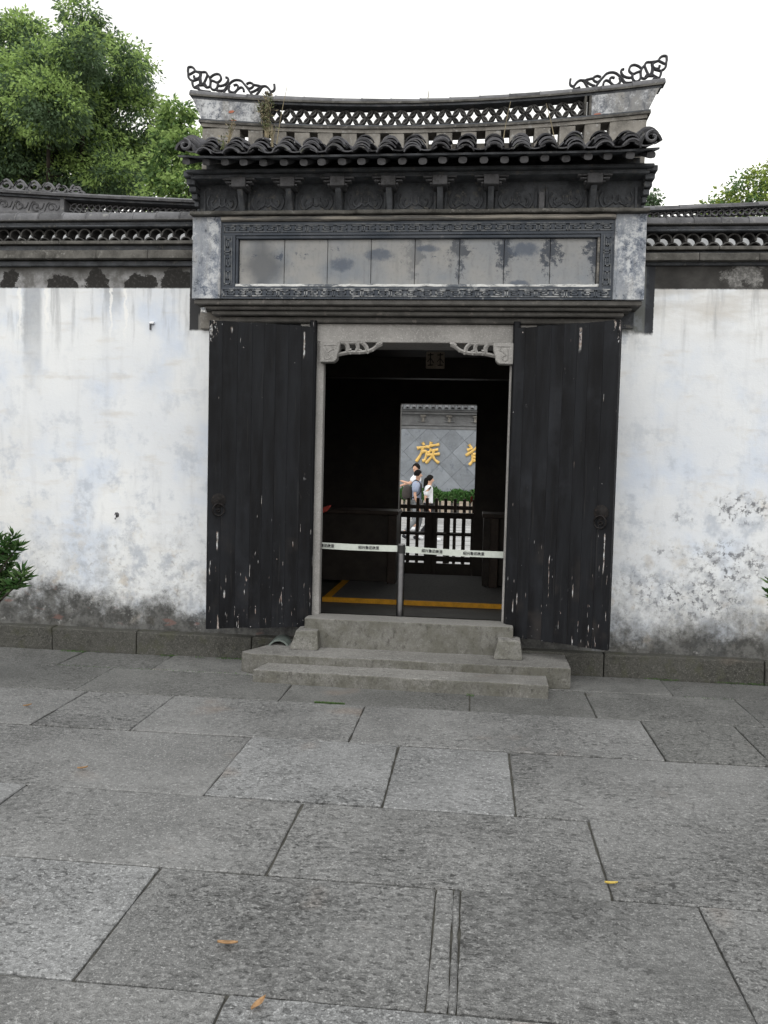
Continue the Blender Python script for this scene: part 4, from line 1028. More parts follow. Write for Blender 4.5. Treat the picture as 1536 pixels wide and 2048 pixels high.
fence = thing('street_fence', 'dark timber picket fence outside the back doorway', 'fence')
for z0, z1 in ((.90, .965), (.48, .53)): MB().box(-3.0, 1.8, 6.88, 6.92, z0, z1).obj('rail', 'woodwarm', fence, bevel=.004)
for k in range(32):
    x = -3.0 + k * .151; MB().box(x - .026, x + .026, 6.84, 6.878, -.26, 1.08).obj('picket', 'woodwarm', fence, bevel=.004)
tg = thing('red_tag', 'small red tag on the post at the right of the back doorway', 'tag', loc=(-.02, 5.46, 1.13)); MB().prism([(-.02, -.05), (.0, -.06), (.02, .01), (.015, .05), (-.01, .045)], -.01, .03, 'y').obj('tag_body', 'red', tg, bevel=.003)
tg2 = thing('red_pennant', 'small dull red pennant at the left edge of the dark hall', 'pennant', loc=(-1.70, 3.0, 1.07)); MB().prism([(-.06, -.05), (.0, -.03), (.04, .02), (.05, .045), (.0, .035), (-.05, .01)], 0, .02, 'y').obj('pennant_cloth', 'red', tg2, bevel=.003); MB().sweep([(-.06, .01, -1.08), (-.06, .01, .06)], .008, 6).obj('pennant_staff', 'wood', tg2)

# ================================================================== SCREEN WALL ACROSS THE STREET
sw = thing('screen_wall', 'grey tiled screen wall with bracketed eaves beyond the street', 'wall')
SY = 23.4
MB().box(-6.5, 4.0, SY + .03, SY + .5, -.15, 3.9).obj('wall_core', 'screenbrick', sw)
d = 0.62; tm = MB(); h = d / math.sqrt(2) - .003; tm.prism([(0, -h), (h, 0), (0, h), (-h, 0)], 0, .06, 'y'); tme = tm.mesh('diamond_tile', [M['screentile']], bevel=.006)
hd = d / math.sqrt(2)
for i in range(-12, 12):
    for j in range(0, 8):
        x = -1.23 + i * hd + (0 if j % 2 else 0); z = .35 + j * hd
        if (i + j) % 2: continue
        if -6.2 < x < 3.7 and z - hd < 2.9: link('diamond_tile', tme, sw, (x, SY - .02 + rs.uniform(-.006, .0), z))
MB().box(-6.5, 4.0, SY - .05, SY + .1, 2.93, 3.02).obj('string_course', 'screenbrick', sw, bevel=.01)
MB().box(-6.5, 4.0, SY - .03, SY + .1, 3.03, 3.55).obj('frieze', 'screenbrick', sw)
MB().box(-6.5, 4.0, SY - .09, SY + .1, 3.06, 3.10).obj('string_course', 'screenbrick', sw, bevel=.01)
MB().box(-6.5, 4.0, SY - .25, SY + .1, 3.45, 3.53).obj('eave_course', 'screenbrick', sw, bevel=.01)
MB().box(-6.5, 4.0, SY - .38, SY + .1, 3.54, 3.62).obj('eave_course', 'screenbrick', sw, bevel=.01)
for k in range(10):
    x = -5.66 + k * .935 + .06
    b_ = MB().box(x - .1, x + .1, SY - .2, SY - .03, 3.36, 3.43).obj('bracket', 'holewall', sw, bevel=.01)
    MB().box(x - .05, x + .05, SY - .16, SY - .03, 3.18, 3.355).obj('bracket_post', 'holewall', b_, bevel=.01)
    MB().box(x - .2, x + .2, SY - .10, SY - .03, 3.19, 3.23).obj('bracket_arm', 'screenbrick', b_, bevel=.01)
m = MB(); m.add([(-6.6, SY - .5, 3.60), (4.1, SY - .5, 3.60), (4.1, SY + .3, 4.2), (-6.6, SY + .3, 4.2), (-6.6, SY - .5, 3.64), (4.1, SY - .5, 3.64), (4.1, SY + .3, 4.24), (-6.6, SY + .3, 4.24)], [(0, 3, 2, 1), (4, 5, 6, 7), (0, 1, 5, 4), (1, 2, 6, 5), (2, 3, 7, 6), (3, 0, 4, 7)]); srf = m.obj('roof', 'screenroof', sw)
ctm = MB().arc(0, 0, .075, .02, R(0), R(180), 0, .95, 8).mesh('cover_tile', [M['coping']], smooth=40)
for k in range(47): link('cover_tile', ctm, srf, (-6.5 + k * .228, SY - .54, 3.63), (math.atan2(.6, .8), 0, 0))
GL = {'min': [[(.2, .9), (.5, .92), (.8, .9), (.79, .66)], [(.2, .66), (.8, .67)], [(.2, .9), (.21, .5), (.2, .08), (.5, .2)], [(.12, .42), (.5, .45), (.88, .46)], [(.5, .64), (.62, .3), (.93, .06), (.97, .2)]],
      'zu': [[(.24, .97), (.31, .85)], [(.03, .70), (.25, .75), (.5, .78)], [(.27, .75), (.21, .45), (.04, .10)], [(.24, .54), (.43, .56), (.40, .2), (.29, .14)], [(.60, 1.0), (.56, .84), (.48, .73)], [(.56, .83), (.75, .85), (.95, .90)], [(.63, .70), (.58, .58), (.50, .50)], [(.58, .62), (.74, .63), (.92, .66)], [(.46, .41), (.72, .44), (1.0, .47)], [(.73, .62), (.68, .36), (.45, .04)], [(.70, .38), (.82, .2), (1.0, .06)]],
      'ji': [[(.13, .92), (.23, .79)], [(.08, .66), (.30, .77)], [(.5, 1.0), (.42, .74), (.04, .42)], [(.5, .86), (.65, .62), (.97, .46)], [(.83, .92), (.69, .80)], [(.68, .73), (.90, .64)], [(.33, .48), (.33, .2), (.22, .0)], [(.33, .47), (.55, .50), (.71, .48), (.71, .04), (.61, .07)], [(.36, .34), (.67, .35)], [(.36, .2), (.67, .21)]],
      'liang': [[(.1, .97), (.19, .86)], [(.03, .78), (.13, .69)], [(.06, .48), (.23, .67)], [(.32, .9), (.72, .92), (.66, .6), (.57, .57)], [(.48, .88), (.42, .7), (.27, .55)], [(.25, .81), (.32, .7)], [(.80, .84), (.92, .7)], [(.06, .41), (.5, .44), (.95, .45)], [(.5, .54), (.5, -.02)], [(.48, .4), (.3, .18), (.05, .05)], [(.52, .4), (.7, .2), (.98, .06)]]}
for ch, x, lb in (('min', -3.85, 'gold brush character first on the grey screen wall'), ('zu', -1.66, 'gold brush character above the walking people'), ('ji', 0.10, 'gold brush character cut by the right edge of the back doorway'), ('liang', 1.87, 'gold brush character last on the grey screen wall')):
    m = MB()
    for st_ in GL[ch]:
        pts = smoothpath([((u - .5) * .86 + .05 * (w - .5), -.03, (w - .5) * .80) for u, w in st_], 4); n = len(pts)
        m.sweep(pts, [.062 * (.72 + .55 * abs(2 * i / (n - 1) - 1) ** 1.5) * (.9 if i < n - 1 else .6) for i in range(n)], 8, flat=(.55, 1))
    o = m.obj('wall_character', 'gold', None, smooth=50); o.location = (x, SY - .03, 2.07)
    tag(o, lb, 'sign character', 'gold characters on the screen wall')

# leaves as loose quads
def leaf_mesh(name, centers, normals_dir, size, mats, mi, aspect=2.4, droop=0.0, spread=1.0):
    n = len(centers); C = np.asarray(centers)
    d = np.asarray(normals_dir) + rng.normal(0, spread, (n, 3)); d[:, 2] -= droop
    d /= np.linalg.norm(d, axis=1)[:, None] + 1e-9
    r = rng.normal(0, 1, (n, 3)); u = np.cross(d, r); u /= np.linalg.norm(u, axis=1)[:, None] + 1e-9
    w = np.cross(d, u)
    s = size * rng.uniform(.7, 1.3, n)[:, None]
    v = np.empty((n, 4, 3)); v[:, 0] = C; v[:, 1] = C + d * s * .5 + u * s / aspect / 1.0 * .5 + w * s * .06; v[:, 2] = C + d * s; v[:, 3] = C + d * s * .5 - u * s / aspect * .5 + w * s * .06
    me = bpy.data.meshes.new(name); me.vertices.add(n * 4); me.vertices.foreach_set('co', v.ravel())
    me.loops.add(n * 4); me.loops.foreach_set('vertex_index', np.arange(n * 4, dtype=np.int32))
    me.polygons.add(n); me.polygons.foreach_set('loop_start', np.arange(0, n * 4, 4, dtype=np.int32))
    try: me.polygons.foreach_set('loop_total', np.full(n, 4, dtype=np.int32))
    except Exception: pass
    for m in mats: me.materials.append(M[m])
    me.polygons.foreach_set('material_index', np.asarray(mi, dtype=np.int32))
    me.update(); me.validate(); return me
def blob_leaves(blobs, nclump, per, clump_r, young=0.35, gaps=0.0):
    """clumps of leaves spread through ellipsoid blobs, denser towards the outside"""
    cs, ds, mi = [], [], []
    vol = np.array([b[3] * b[4] * b[5] for b in blobs]) ** .67; vol /= vol.sum()
    for k in range(nclump):
        b = blobs[rng.choice(len(blobs), p=vol)]
        u = rng.normal(0, 1, 3); u /= np.linalg.norm(u); r = rng.uniform(0.25, 1.0) ** .45
        c = np.array(b[:3]) + u * r * np.array(b[3:6])
        yg = rng.random() < young * (0.4 + 0.9 * (r > .8)) * (1.15 if u[2] > -.1 else .45)
        n = int(per * rng.uniform(.6, 1.4))
        off = rng.normal(0, 1, (n, 3)); off *= (clump_r * rng.uniform(.5, 1.25) * rng.uniform(.2, 1, n) ** .5 / (np.linalg.norm(off, axis=1) + 1e-9))[:, None]
        off[:, 2] *= .65
        cs.append(c + off); ds.append(off / clump_r * 1.0 + u * .5); mi.append(np.full(n, 1 if yg else 0))
    return np.concatenate(cs), np.concatenate(ds), np.concatenate(mi)
def tree(label, base, blobs, mats, nclump, per, clump_r, leaf, young, trunk_r, group='trees behind the walls', name='camphor_tree', droop=.5):
    t = thing(name, label, 'tree', group, loc=base)
    bl = [(b[0] - base[0], b[1] - base[1], b[2] - base[2], *b[3:]) for b in blobs]
    c, d_, mi = blob_leaves(bl, nclump, per, clump_r, young)
    me = leaf_mesh('crown', c, d_, leaf, mats, mi, droop=droop, spread=.5); link('crown', me, t)
    top = min(b[2] - b[5] * .3 for b in bl); cx = sum(b[0] for b in bl) / len(bl) * .5; cy = sum(b[1] for b in bl) / len(bl) * .5
    fork = Vector((cx, cy, top * .72))
    m = MB(); m.sweep(smoothpath([(0, 0, -.3), (cx * .2, cy * .2, fork.z * .5), tuple(fork)], 4), [trunk_r * (1.15 - .05 * i) for i in range(9)], 9)
    m.obj('trunk', 'bark', t, smooth=50)
    for b in bl:
        e = Vector(b[:3]); mid = fork.lerp(e, .5) + Vector((rs.uniform(-.2, .2), rs.uniform(-.2, .2), .15))
        pts = smoothpath([tuple(fork - Vector((0, 0, .15))), tuple(mid), tuple(e)], 4); n = len(pts)
        m = MB(); m.sweep(pts, [trunk_r * (.55 - .45 * i / n) for i in range(n)], 7)
        for q in range(4):
            s = pts[n // 2 + q % 4]; u = Vector((rs.uniform(-1, 1), rs.uniform(-1, 1), rs.uniform(-.3, 1))).normalized() * min(b[3:6]) * .9
            m.sweep([s, s + u * .5 + Vector((0, 0, .05)), s + u], [trunk_r * .2, trunk_r * .12, trunk_r * .05], 5)
        m.obj('limb', 'bark', t, smooth=50)
    return t

def jitter(bl, dy): return [(b[0], b[1] + rs.uniform(-dy, dy), b[2] - .08, b[3], b[4], b[5] * .96) for b in bl]
BL_A = [(-8.28, 8.0, 8.96, 0.69, 0.69, 0.58), (-7.85, 8.0, 8.47, 0.87, 0.87, 0.74), (-7.01, 8.0, 8.8, 0.8, 0.8, 0.68), (-6.35, 8.0, 8.48, 0.58, 0.58, 0.49), (-7.62, 8.0, 7.72, 1.11, 1.11, 0.95), (-6.53, 8.0, 7.78, 0.83, 0.83, 0.7), (-8.47, 8.0, 7.78, 0.98, 0.98, 0.83), (-9.44, 8.0, 8.33, 1.24, 1.24, 1.05), (-9.54, 8.0, 7.17, 1.22, 1.22, 1.03), (-8.19, 8.0, 6.97, 0.8, 0.8, 0.68), (-7.0, 8.0, 7.05, 0.88, 0.88, 0.74), (-6.25, 8.0, 7.12, 0.61, 0.61, 0.52), (-7.14, 8.0, 6.56, 0.72, 0.72, 0.61), (-6.39, 8.0, 6.51, 0.55, 0.55, 0.47), (-8.57, 8.0, 6.53, 0.53, 0.53, 0.45), (-8.71, 8.0, 8.84, 0.45, 0.45, 0.38), (-8.38, 8.0, 9.36, 0.36, 0.36, 0.3), (-6.92, 8.0, 9.27, 0.38, 0.38, 0.32), (-7.3, 7.0, 7.9, .7, .5, .8), (-7.0, 7.0, 7.3, .6, .5, .6), (-8.0, 7.1, 7.3, .7, .5, .7), (-6.6, 7.2, 8.2, .5, .4, .5)]
BL_B = [(-4.95, 6.5, 6.93, 0.38, 0.38, 0.32), (-4.61, 6.5, 6.62, 0.4, 0.4, 0.34), (-4.98, 6.5, 6.39, 0.45, 0.45, 0.38), (-4.65, 6.5, 5.99, 0.4, 0.4, 0.34), (-5.14, 6.5, 5.92, 0.36, 0.36, 0.3), (-4.83, 6.5, 7.2, 0.23, 0.23, 0.19), (-4.4, 6.5, 5.5, .5, .5, .4)]
BL_C = [(4.21, 9.0, 6.5, 0.33, 0.33, 0.28), (4.71, 9.0, 6.84, 0.39, 0.39, 0.33), (4.98, 9.0, 6.49, 0.57, 0.57, 0.48), (5.22, 9.0, 6.88, 0.47, 0.47, 0.4), (4.47, 9.0, 6.46, 0.36, 0.36, 0.3), (3.96, 9.0, 6.42, 0.18, 0.18, 0.16), (5.57, 9.0, 6.62, 0.73, 0.73, 0.62), (4.7, 9, 5.9, .8, .7, .5), (5.4, 9, 5.8, .8, .7, .5)]
BL_D = [(3.99, 14.0, 8.15, 0.19, 0.19, 0.16), (4.11, 14.0, 7.91, 0.19, 0.19, 0.16), (3.86, 14.0, 7.86, 0.26, 0.26, 0.22), (3.62, 14.0, 8.03, 0.33, 0.33, 0.28), (3.6, 14, 7.4, .6, .6, .5)]
tree('large dense camphor tree behind the left wall', (-7.6, 8.0, -.26), jitter(BL_A, .7), ['leafdark', 'leaflight'], 6400, 25, .18, .078, .52, .12)
tree('smaller bright green tree between the large camphor and the gateway roof', (-4.9, 6.6, -.26), jitter(BL_B, .25), ['leafmid', 'leaflight'], 520, 20, .13, .09, .55, .09)
tree('yellow green tree above the right courtyard wall', (4.8, 9.0, -.26), jitter(BL_C, .3), ['leafmid', 'leafyellow'], 620, 18, .13, .085, .7, .1)
tree('small dark tree far behind the right end of the gateway roof', (3.7, 14.0, -.26), jitter(BL_D, .2), ['leafdark', 'leafmid'], 240, 16, .12, .1, .3, .09)

# shrubs with whorls of narrow leaves at both sides of the courtyard
def shrub(label, base, tips, leaf=.085):
    t = thing('evergreen_shrub', label, 'shrub', 'shrubs at the courtyard edges', loc=base)
    m = MB(); cs, ds = [], []
    for (x, y, z) in tips:
        e = Vector((x - base[0], y - base[1], z - base[2]))
        pts = smoothpath([(0, 0, 0), (e.x * .25, e.y * .25, e.z * .55), tuple(e)], 4)
        m.sweep(pts, [.014 - .0011 * i for i in range(len(pts))], 5)
        dr = (pts[-1] - pts[-3]).normalized()
        for w in range(5):
            c = pts[-1] - dr * .03 * w; n = 13
            for q in range(n):
                a = rng.uniform(0, 6.28); v = np.array([math.cos(a), math.sin(a), rng.uniform(-.2, .5)]) + np.array(dr) * (.9 if w == 0 else .3)
                cs.append(np.array(c)); ds.append(v)
    m.obj('stem', 'bark', t, smooth=50)
    link('foliage', leaf_mesh('foliage', np.array(cs), np.array(ds) * 2, leaf, ['leafshrub', 'leafmid'], (rng.random(len(cs)) < .35).astype(int), aspect=4.5, spread=.35), t)
def tipset(c, r, n, extra):
    out = list(extra)
    for _ in range(n):
        u = rng.normal(0, 1, 3); u /= np.linalg.norm(u); rr = rng.uniform(.5, 1)
        out.append((c[0] + u[0] * r[0] * rr, c[1] + u[1] * r[1] * rr, c[2] + u[2] * r[2] * rr))
    return out
shrub('green evergreen shrub with narrow leaves at the left edge of the courtyard', (-3.5, -1.2, 0), tipset((-3.48, -1.2, .84), (.30, .3, .28), 46, [(-3.15, -1.2, 1.04), (-3.12, -1.2, .97), (-3.2, -1.15, .86), (-3.09, -1.2, .80), (-3.06, -1.22, .76), (-3.2, -1.2, .70), (-3.22, -1.2, 1.0), (-3.24, -1.2, .92)]))
shrub('green evergreen shrub just showing at the right edge of the courtyard', (2.3, -1.0, 0), tipset((2.28, -1.0, .84), (.28, .3, .26), 40, [(1.95, -1.0, .82), (1.97, -1, .88), (1.99, -1.02, .77)]))

# planter with clipped hedge in front of the screen wall
pl = thing('street_planter', 'long pale slatted planter along the foot of the screen wall', 'planter')
MB().box(-6.3, 3.6, 21.9, 22.6, -.12, .36).obj('planter_box', 'ledge', pl)
for k in range(48):
    x = -6.2 + k * .205; MB().box(x, x + .125, 21.82, 21.895, -.12, .42).obj('planter_slat', 'palewood', pl, bevel=.01)
hg = thing('street_hedge', 'clipped bright green hedge in the planter behind the walking people', 'hedge', loc=(0, 22.2, .36))
n = 16000; c = np.stack([rng.uniform(-6.2, 3.5, n), rng.uniform(-.35, .35, n), rng.uniform(0, 1, n) ** .8 * .52], 1)
c[:, 2] *= 0.8 + 0.25 * np.sin(c[:, 0] * 5.1) * np.sin(c[:, 0] * 2.3 + 1)
link('foliage', leaf_mesh('foliage', c, np.tile((0, -.3, .6), (n, 1)), .1, ['leafhedge', 'leafmid'], (rng.random(n) < .3).astype(int), aspect=2, spread=.8), hg)
MB().box(-6.15, 3.45, -.2, .2, 0, .3).obj('hedge_core', 'leafshrub', hg)

# ================================================================== STEPS AND SMALL THINGS
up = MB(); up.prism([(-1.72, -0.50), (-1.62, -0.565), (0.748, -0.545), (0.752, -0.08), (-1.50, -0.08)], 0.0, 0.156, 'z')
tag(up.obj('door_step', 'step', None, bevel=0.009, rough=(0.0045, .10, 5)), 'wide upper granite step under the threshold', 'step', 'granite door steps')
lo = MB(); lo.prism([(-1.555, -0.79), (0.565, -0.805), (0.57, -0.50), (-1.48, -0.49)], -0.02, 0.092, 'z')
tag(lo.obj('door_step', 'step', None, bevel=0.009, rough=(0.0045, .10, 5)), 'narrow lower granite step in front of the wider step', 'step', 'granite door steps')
ft = MB().arc(0, -.045, .092, .013, R(28), R(152), 0, .2, 12).obj('fallen_tile', 'fallen', None, smooth=40); ft.location = (-1.49, -.255, .157); ft.rotation_euler = (0, 0, R(3))
tag(ft, 'curved grey roof tile lying on the upper step under the left door leaf', 'tile')

stn = thing('barrier_post', 'steel barrier post in the doorway with pale retractable belts', 'barrier', loc=(-0.57, 0.15, 0))
MB().sweep([(0, 0, .0), (0, 0, .88)], .030, 20).obj('post', 'steel', stn, smooth=40)
MB().sweep([(0, 0, .88), (0, 0, .945)], .033, 20).obj('belt_head', 'blackplastic', stn, smooth=40)
MB().sweep([(0, 0, .9455), (0, 0, .955)], .031, 20).obj('post_cap', 'steel', stn, smooth=40)
MB().sweep([(0, 0, .0), (0, 0, .012), (0, 0, .025)], [.16, .155, .05], 24).obj('post_base', 'steel', stn, smooth=40)
def belt(xa, za, xb, zb, sagd, texts):
    n = 16; m = MB(); vs = []; fs = []
    f = lambda t: za + (zb - za) * t - sagd * 4 * t * (1 - t)
    for k in range(n + 1):
        t = k / n; x = xa + (xb - xa) * t; z = f(t)
        tw = .002 * math.sin(t * 5)
        for y, h in ((-.0012 + tw, -.026), (-.0012 - tw, .026), (.0012 - tw, .026), (.0012 + tw, -.026)): vs.append((x, y, z + h))
    for k in range(n): fs += [(k * 4 + i, k * 4 + (i + 1) % 4, k * 4 + 4 + (i + 1) % 4, k * 4 + 4 + i) for i in range(4)]
    fs += [(0, 1, 2, 3), (n * 4 + 3, n * 4 + 2, n * 4 + 1, n * 4)]
    m.add(vs, fs); b = m.obj('belt', 'belt', stn, smooth=40)
    for t in texts:
        cu = bpy.data.curves.new('glyph', 'FONT'); cu.body = '绍兴鲁迅故里'; cu.size = .029; cu.extrude = .0006; cu.offset = .0004; cu.align_x = 'CENTER'; cu.align_y = 'CENTER'; cu.resolution_u = 1
        tmp = bpy.data.objects.new('glyph', cu); COL.objects.link(tmp); bpy.context.view_layer.update()
        me = bpy.data.meshes.new_from_object(tmp.evaluated_get(bpy.context.evaluated_depsgraph_get()))
        bpy.data.objects.remove(tmp); bpy.data.curves.remove(cu); me.materials.clear(); me.materials.append(M['ink'])
        e = .02; sl = math.atan2(f(t + e) - f(t - e), (xb - xa) * 2 * e)
        if xb < xa: sl = -math.atan2(f(t + e) - f(t - e), (xa - xb) * 2 * e)
        link('belt_lettering', me, b, (xa + (xb - xa) * t, -.0052, f(t)), (R(90), -sl, 0))
    return b
belt(-.034, .917, -.69, .922, .004, [.36, .93]); belt(.034, .914, .84, .897, .006, [.27, .69])

for i, (x, y, a, mt, lb) in enumerate(((-1.948, -2.618, .4, 'deadleaf', 'small brown dead leaf on the paving at the far left'), (-0.761, -4.016, .1, 'deadleaf', 'curled tan dead leaf on the big slab in front'), (-0.581, -4.301, 1.2, 'deadleaf', 'brown dead leaf nearest to the bottom edge of the picture'), (0.575, -3.41, .2, 'yellowleaf', 'yellow dead leaf lying in a paving joint at the right'), (-2.789, -1.655, .8, 'deadleaf', 'tiny brown dead leaf far left near the wall'))):
    L = .034 if i in (1, 2) else .026
    m = MB(); vs = []; n = 6
    for k in range(n + 1):
        t = k / n; w = math.sin(math.pi * min(1, t * .9 + .08)) ** .8 * L * .34; xx = (t - .5) * 2 * L; zc = .004 + .012 * abs(t - .45) ** 1.5
        vs += [(xx, -w, zc + .008), (xx, 0, zc), (xx, w, zc + .006)]
    fs = [f for k in range(n) for f in ((k * 3, k * 3 + 3, k * 3 + 4, k * 3 + 1), (k * 3 + 1, k * 3 + 4, k * 3 + 5, k * 3 + 2))]
    m.add(vs, fs); o = m.obj('fallen_leaf', mt, None, smooth=60); o.location = (x, y, .004); o.rotation_euler = (rs.uniform(-.1, .1), rs.uniform(-.1, .1), a)
    md = o.modifiers.new('thick', 'SOLIDIFY'); md.thickness = .001
    tag(o, lb, 'leaf', 'dead leaves on the paving')
# moss in the joints
def moss(x0, x1, y, w, n, h, green=True):
    c = np.stack([rng.uniform(x0, x1, n), y + rng.normal(0, w, n), rng.uniform(-.004, .004, n)], 1)
    c[:, 1] += .0085 * c[:, 0]
    return c
cs = [moss(-1.01, -.81, -1.205, .0028, 900, .01), moss(-4.2, -1.75, -.118, .012, 2400, .01), moss(.8, 3.2, -.118, .012, 1600, .01), moss(-3.2, -1.5, -.575, .006, 260, .01), moss(.75, .95, -.6, .02, 120, .01), moss(-1.62, -1.5, -.62, .02, 120, .01), moss(.0, .05, -.83, .01, 50, .01), moss(1.5, 1.9, -.6, .012, 60, .01)]
c = np.concatenate(cs); keep = np.array([mnoise.noise(Vector((p[0] * 3.1, p[1] * 3, 4))) + .25 * mnoise.noise(Vector((p[0] * 11, p[1] * 9, 1))) > (-.08 if i >= 900 else -2) for i, p in enumerate(c)]); c = c[keep]
mo = link('joint_moss', leaf_mesh('joint_moss', c, np.tile((0, 0, .5), (len(c), 1)), .011, ['moss', 'leafmid'], (np.arange(len(c)) < 900).astype(int), aspect=3, spread=.6)); tag(mo, 'green moss and grass blades in the paving joints', 'moss', kind='stuff')

# grit and crumbs swept against the wall foot, the steps and along the joints
m = MB(); rg_ = random.Random(3)
def crumb(x, y, z, r):
    p_ = [Vector((rg_.uniform(-1, 1), rg_.uniform(-1, 1), rg_.uniform(-.2, .9))).normalized() * r * rg_.uniform(.6, 1.2) for _ in range(4)]
    m.add([(x + q.x, y + q.y, z + max(q.z, -.2 * r)) for q in p_], [(0, 1, 2), (0, 2, 3), (0, 3, 1), (1, 3, 2)])
for _ in range(420): crumb(rg_.uniform(-4.2, 2.8), -.115 - abs(rg_.gauss(0, .05)), .002, rg_.uniform(.002, .008))
for _ in range(260):
    i_ = rg_.choice([1, 2, 3, 4, 5, 6]); x = rg_.uniform(-3, 2.4); crumb(x, ROWS[i_][0] + .0085 * x + rg_.gauss(0, .012), .001, rg_.uniform(.0015, .004))
for _ in range(160): crumb(rg_.uniform(-2.6, 2), rg_.uniform(-4.4, -.2), .001, rg_.uniform(.0015, .005))
tag(m.obj('loose_grit', 'plinth', None), 'loose grit and crumbs along the wall foot and paving joints', 'grit', kind='stuff')
# weeds on the roof
def weed(label, base, h, lean, leafy, stalks, mat):
    t = thing('roof_weed', label, 'weed', 'weeds on the gateway roof', loc=base)
    m = MB(); cs, ds = [], []
    for k in range(stalks):
        a = rs.uniform(0, 6.28); sp = rs.uniform(.1, .5) * h * .35 if stalks > 1 else .01
        hh = h * rs.uniform(.65, 1.05) if stalks > 1 else h
        pts = smoothpath([(rs.uniform(-.02, .02), 0, 0), (math.cos(a) * sp * .4 + lean * .5, math.sin(a) * sp * .2, hh * .55), (math.cos(a) * sp + lean, math.sin(a) * sp * .4, hh)], 4)
        m.sweep(pts, [.0042 - .0003 * i for i in range(len(pts))], 5)
        if leafy:
            for q in range(leafy):
                p = pts[rs.randrange(len(pts) // 3, len(pts))]; cs.append(np.array(p) + rng.normal(0, .015, 3)); ds.append((rng.normal(0, 1), rng.normal(0, 1), .5))
    m.obj('stalk', mat, t, smooth=50)
    if cs: link('foliage', leaf_mesh('foliage', np.array(cs), np.array(ds), .028, ['weedgreen', 'weed'], (rng.random(len(cs)) < .4).astype(int), aspect=3, spread=.4), t)
weed('bushy grey green weed in front of the left ridge end', (-1.70, -.06, 4.10), .37, 0, 40, 11, 'weed')
weed('tall bare stalk beside the bushy weed on the roof', (-1.59, -.2, 4.03), .45, .07, 2, 1, 'weed')
weed('dry straw tuft between the tile columns left of the bushy weed', (-1.90, -.42, 3.94), .24, .02, 3, 8, 'weed')
weed('short dry tuft at the foot of the tall stalk', (-1.56, -.45, 3.93), .17, .0, 2, 6, 'weed')
weed('thin bent straw on the right part of the roof', (.14, -.2, 4.05), .28, .06, 0, 1, 'weed')
weed('second thin straw on the right part of the roof, leaning left', (.52, -.2, 4.05), .26, -.06, 0, 1, 'weed')
weed('single hair thin straw above the middle of the ridge coping', (-.44, .11, 4.49), .07, 0, 0, 1, 'weed')
weed('tiny green weed beside the leftmost tile column', (-1.915, -.5, 3.90), .07, 0, 10, 4, 'weedgreen')

# ================================================================== PEOPLE
def skinmesh(name, verts, edges, rad, mat, parent, sub=2):
    me = bpy.data.meshes.new(name); me.from_pydata([Vector(v) for v in verts], edges, []); me.materials.append(M[mat])
    o = link(name, me, parent)
    sk = o.modifiers.new('skin', 'SKIN'); sk.use_smooth_shade = True
    lay = me.skin_vertices[0] if len(me.skin_vertices) else None
    if lay is None:
        bm = bmesh.new(); bm.from_mesh(me); bm.verts.layers.skin.verify(); bm.to_mesh(me); bm.free(); lay = me.skin_vertices[0]
    for i, r in enumerate(rad):
        lay.data[i].radius = r if isinstance(r, tuple) else (r, r)
        lay.data[i].use_root = (i == 0)
    sb = o.modifiers.new('sub', 'SUBSURF'); sb.levels = sub; sb.render_levels = sub
    return o
class Sk:
    def __init__(s): s.v = []; s.e = []; s.r = []
    def chain(s, pts, rads, start=None):
        prev = start
        for p, r in zip(pts, rads):
            s.v.append(p); s.r.append(r); i = len(s.v) - 1
            if prev is not None: s.e.append((prev, i))
            prev = i
        return prev
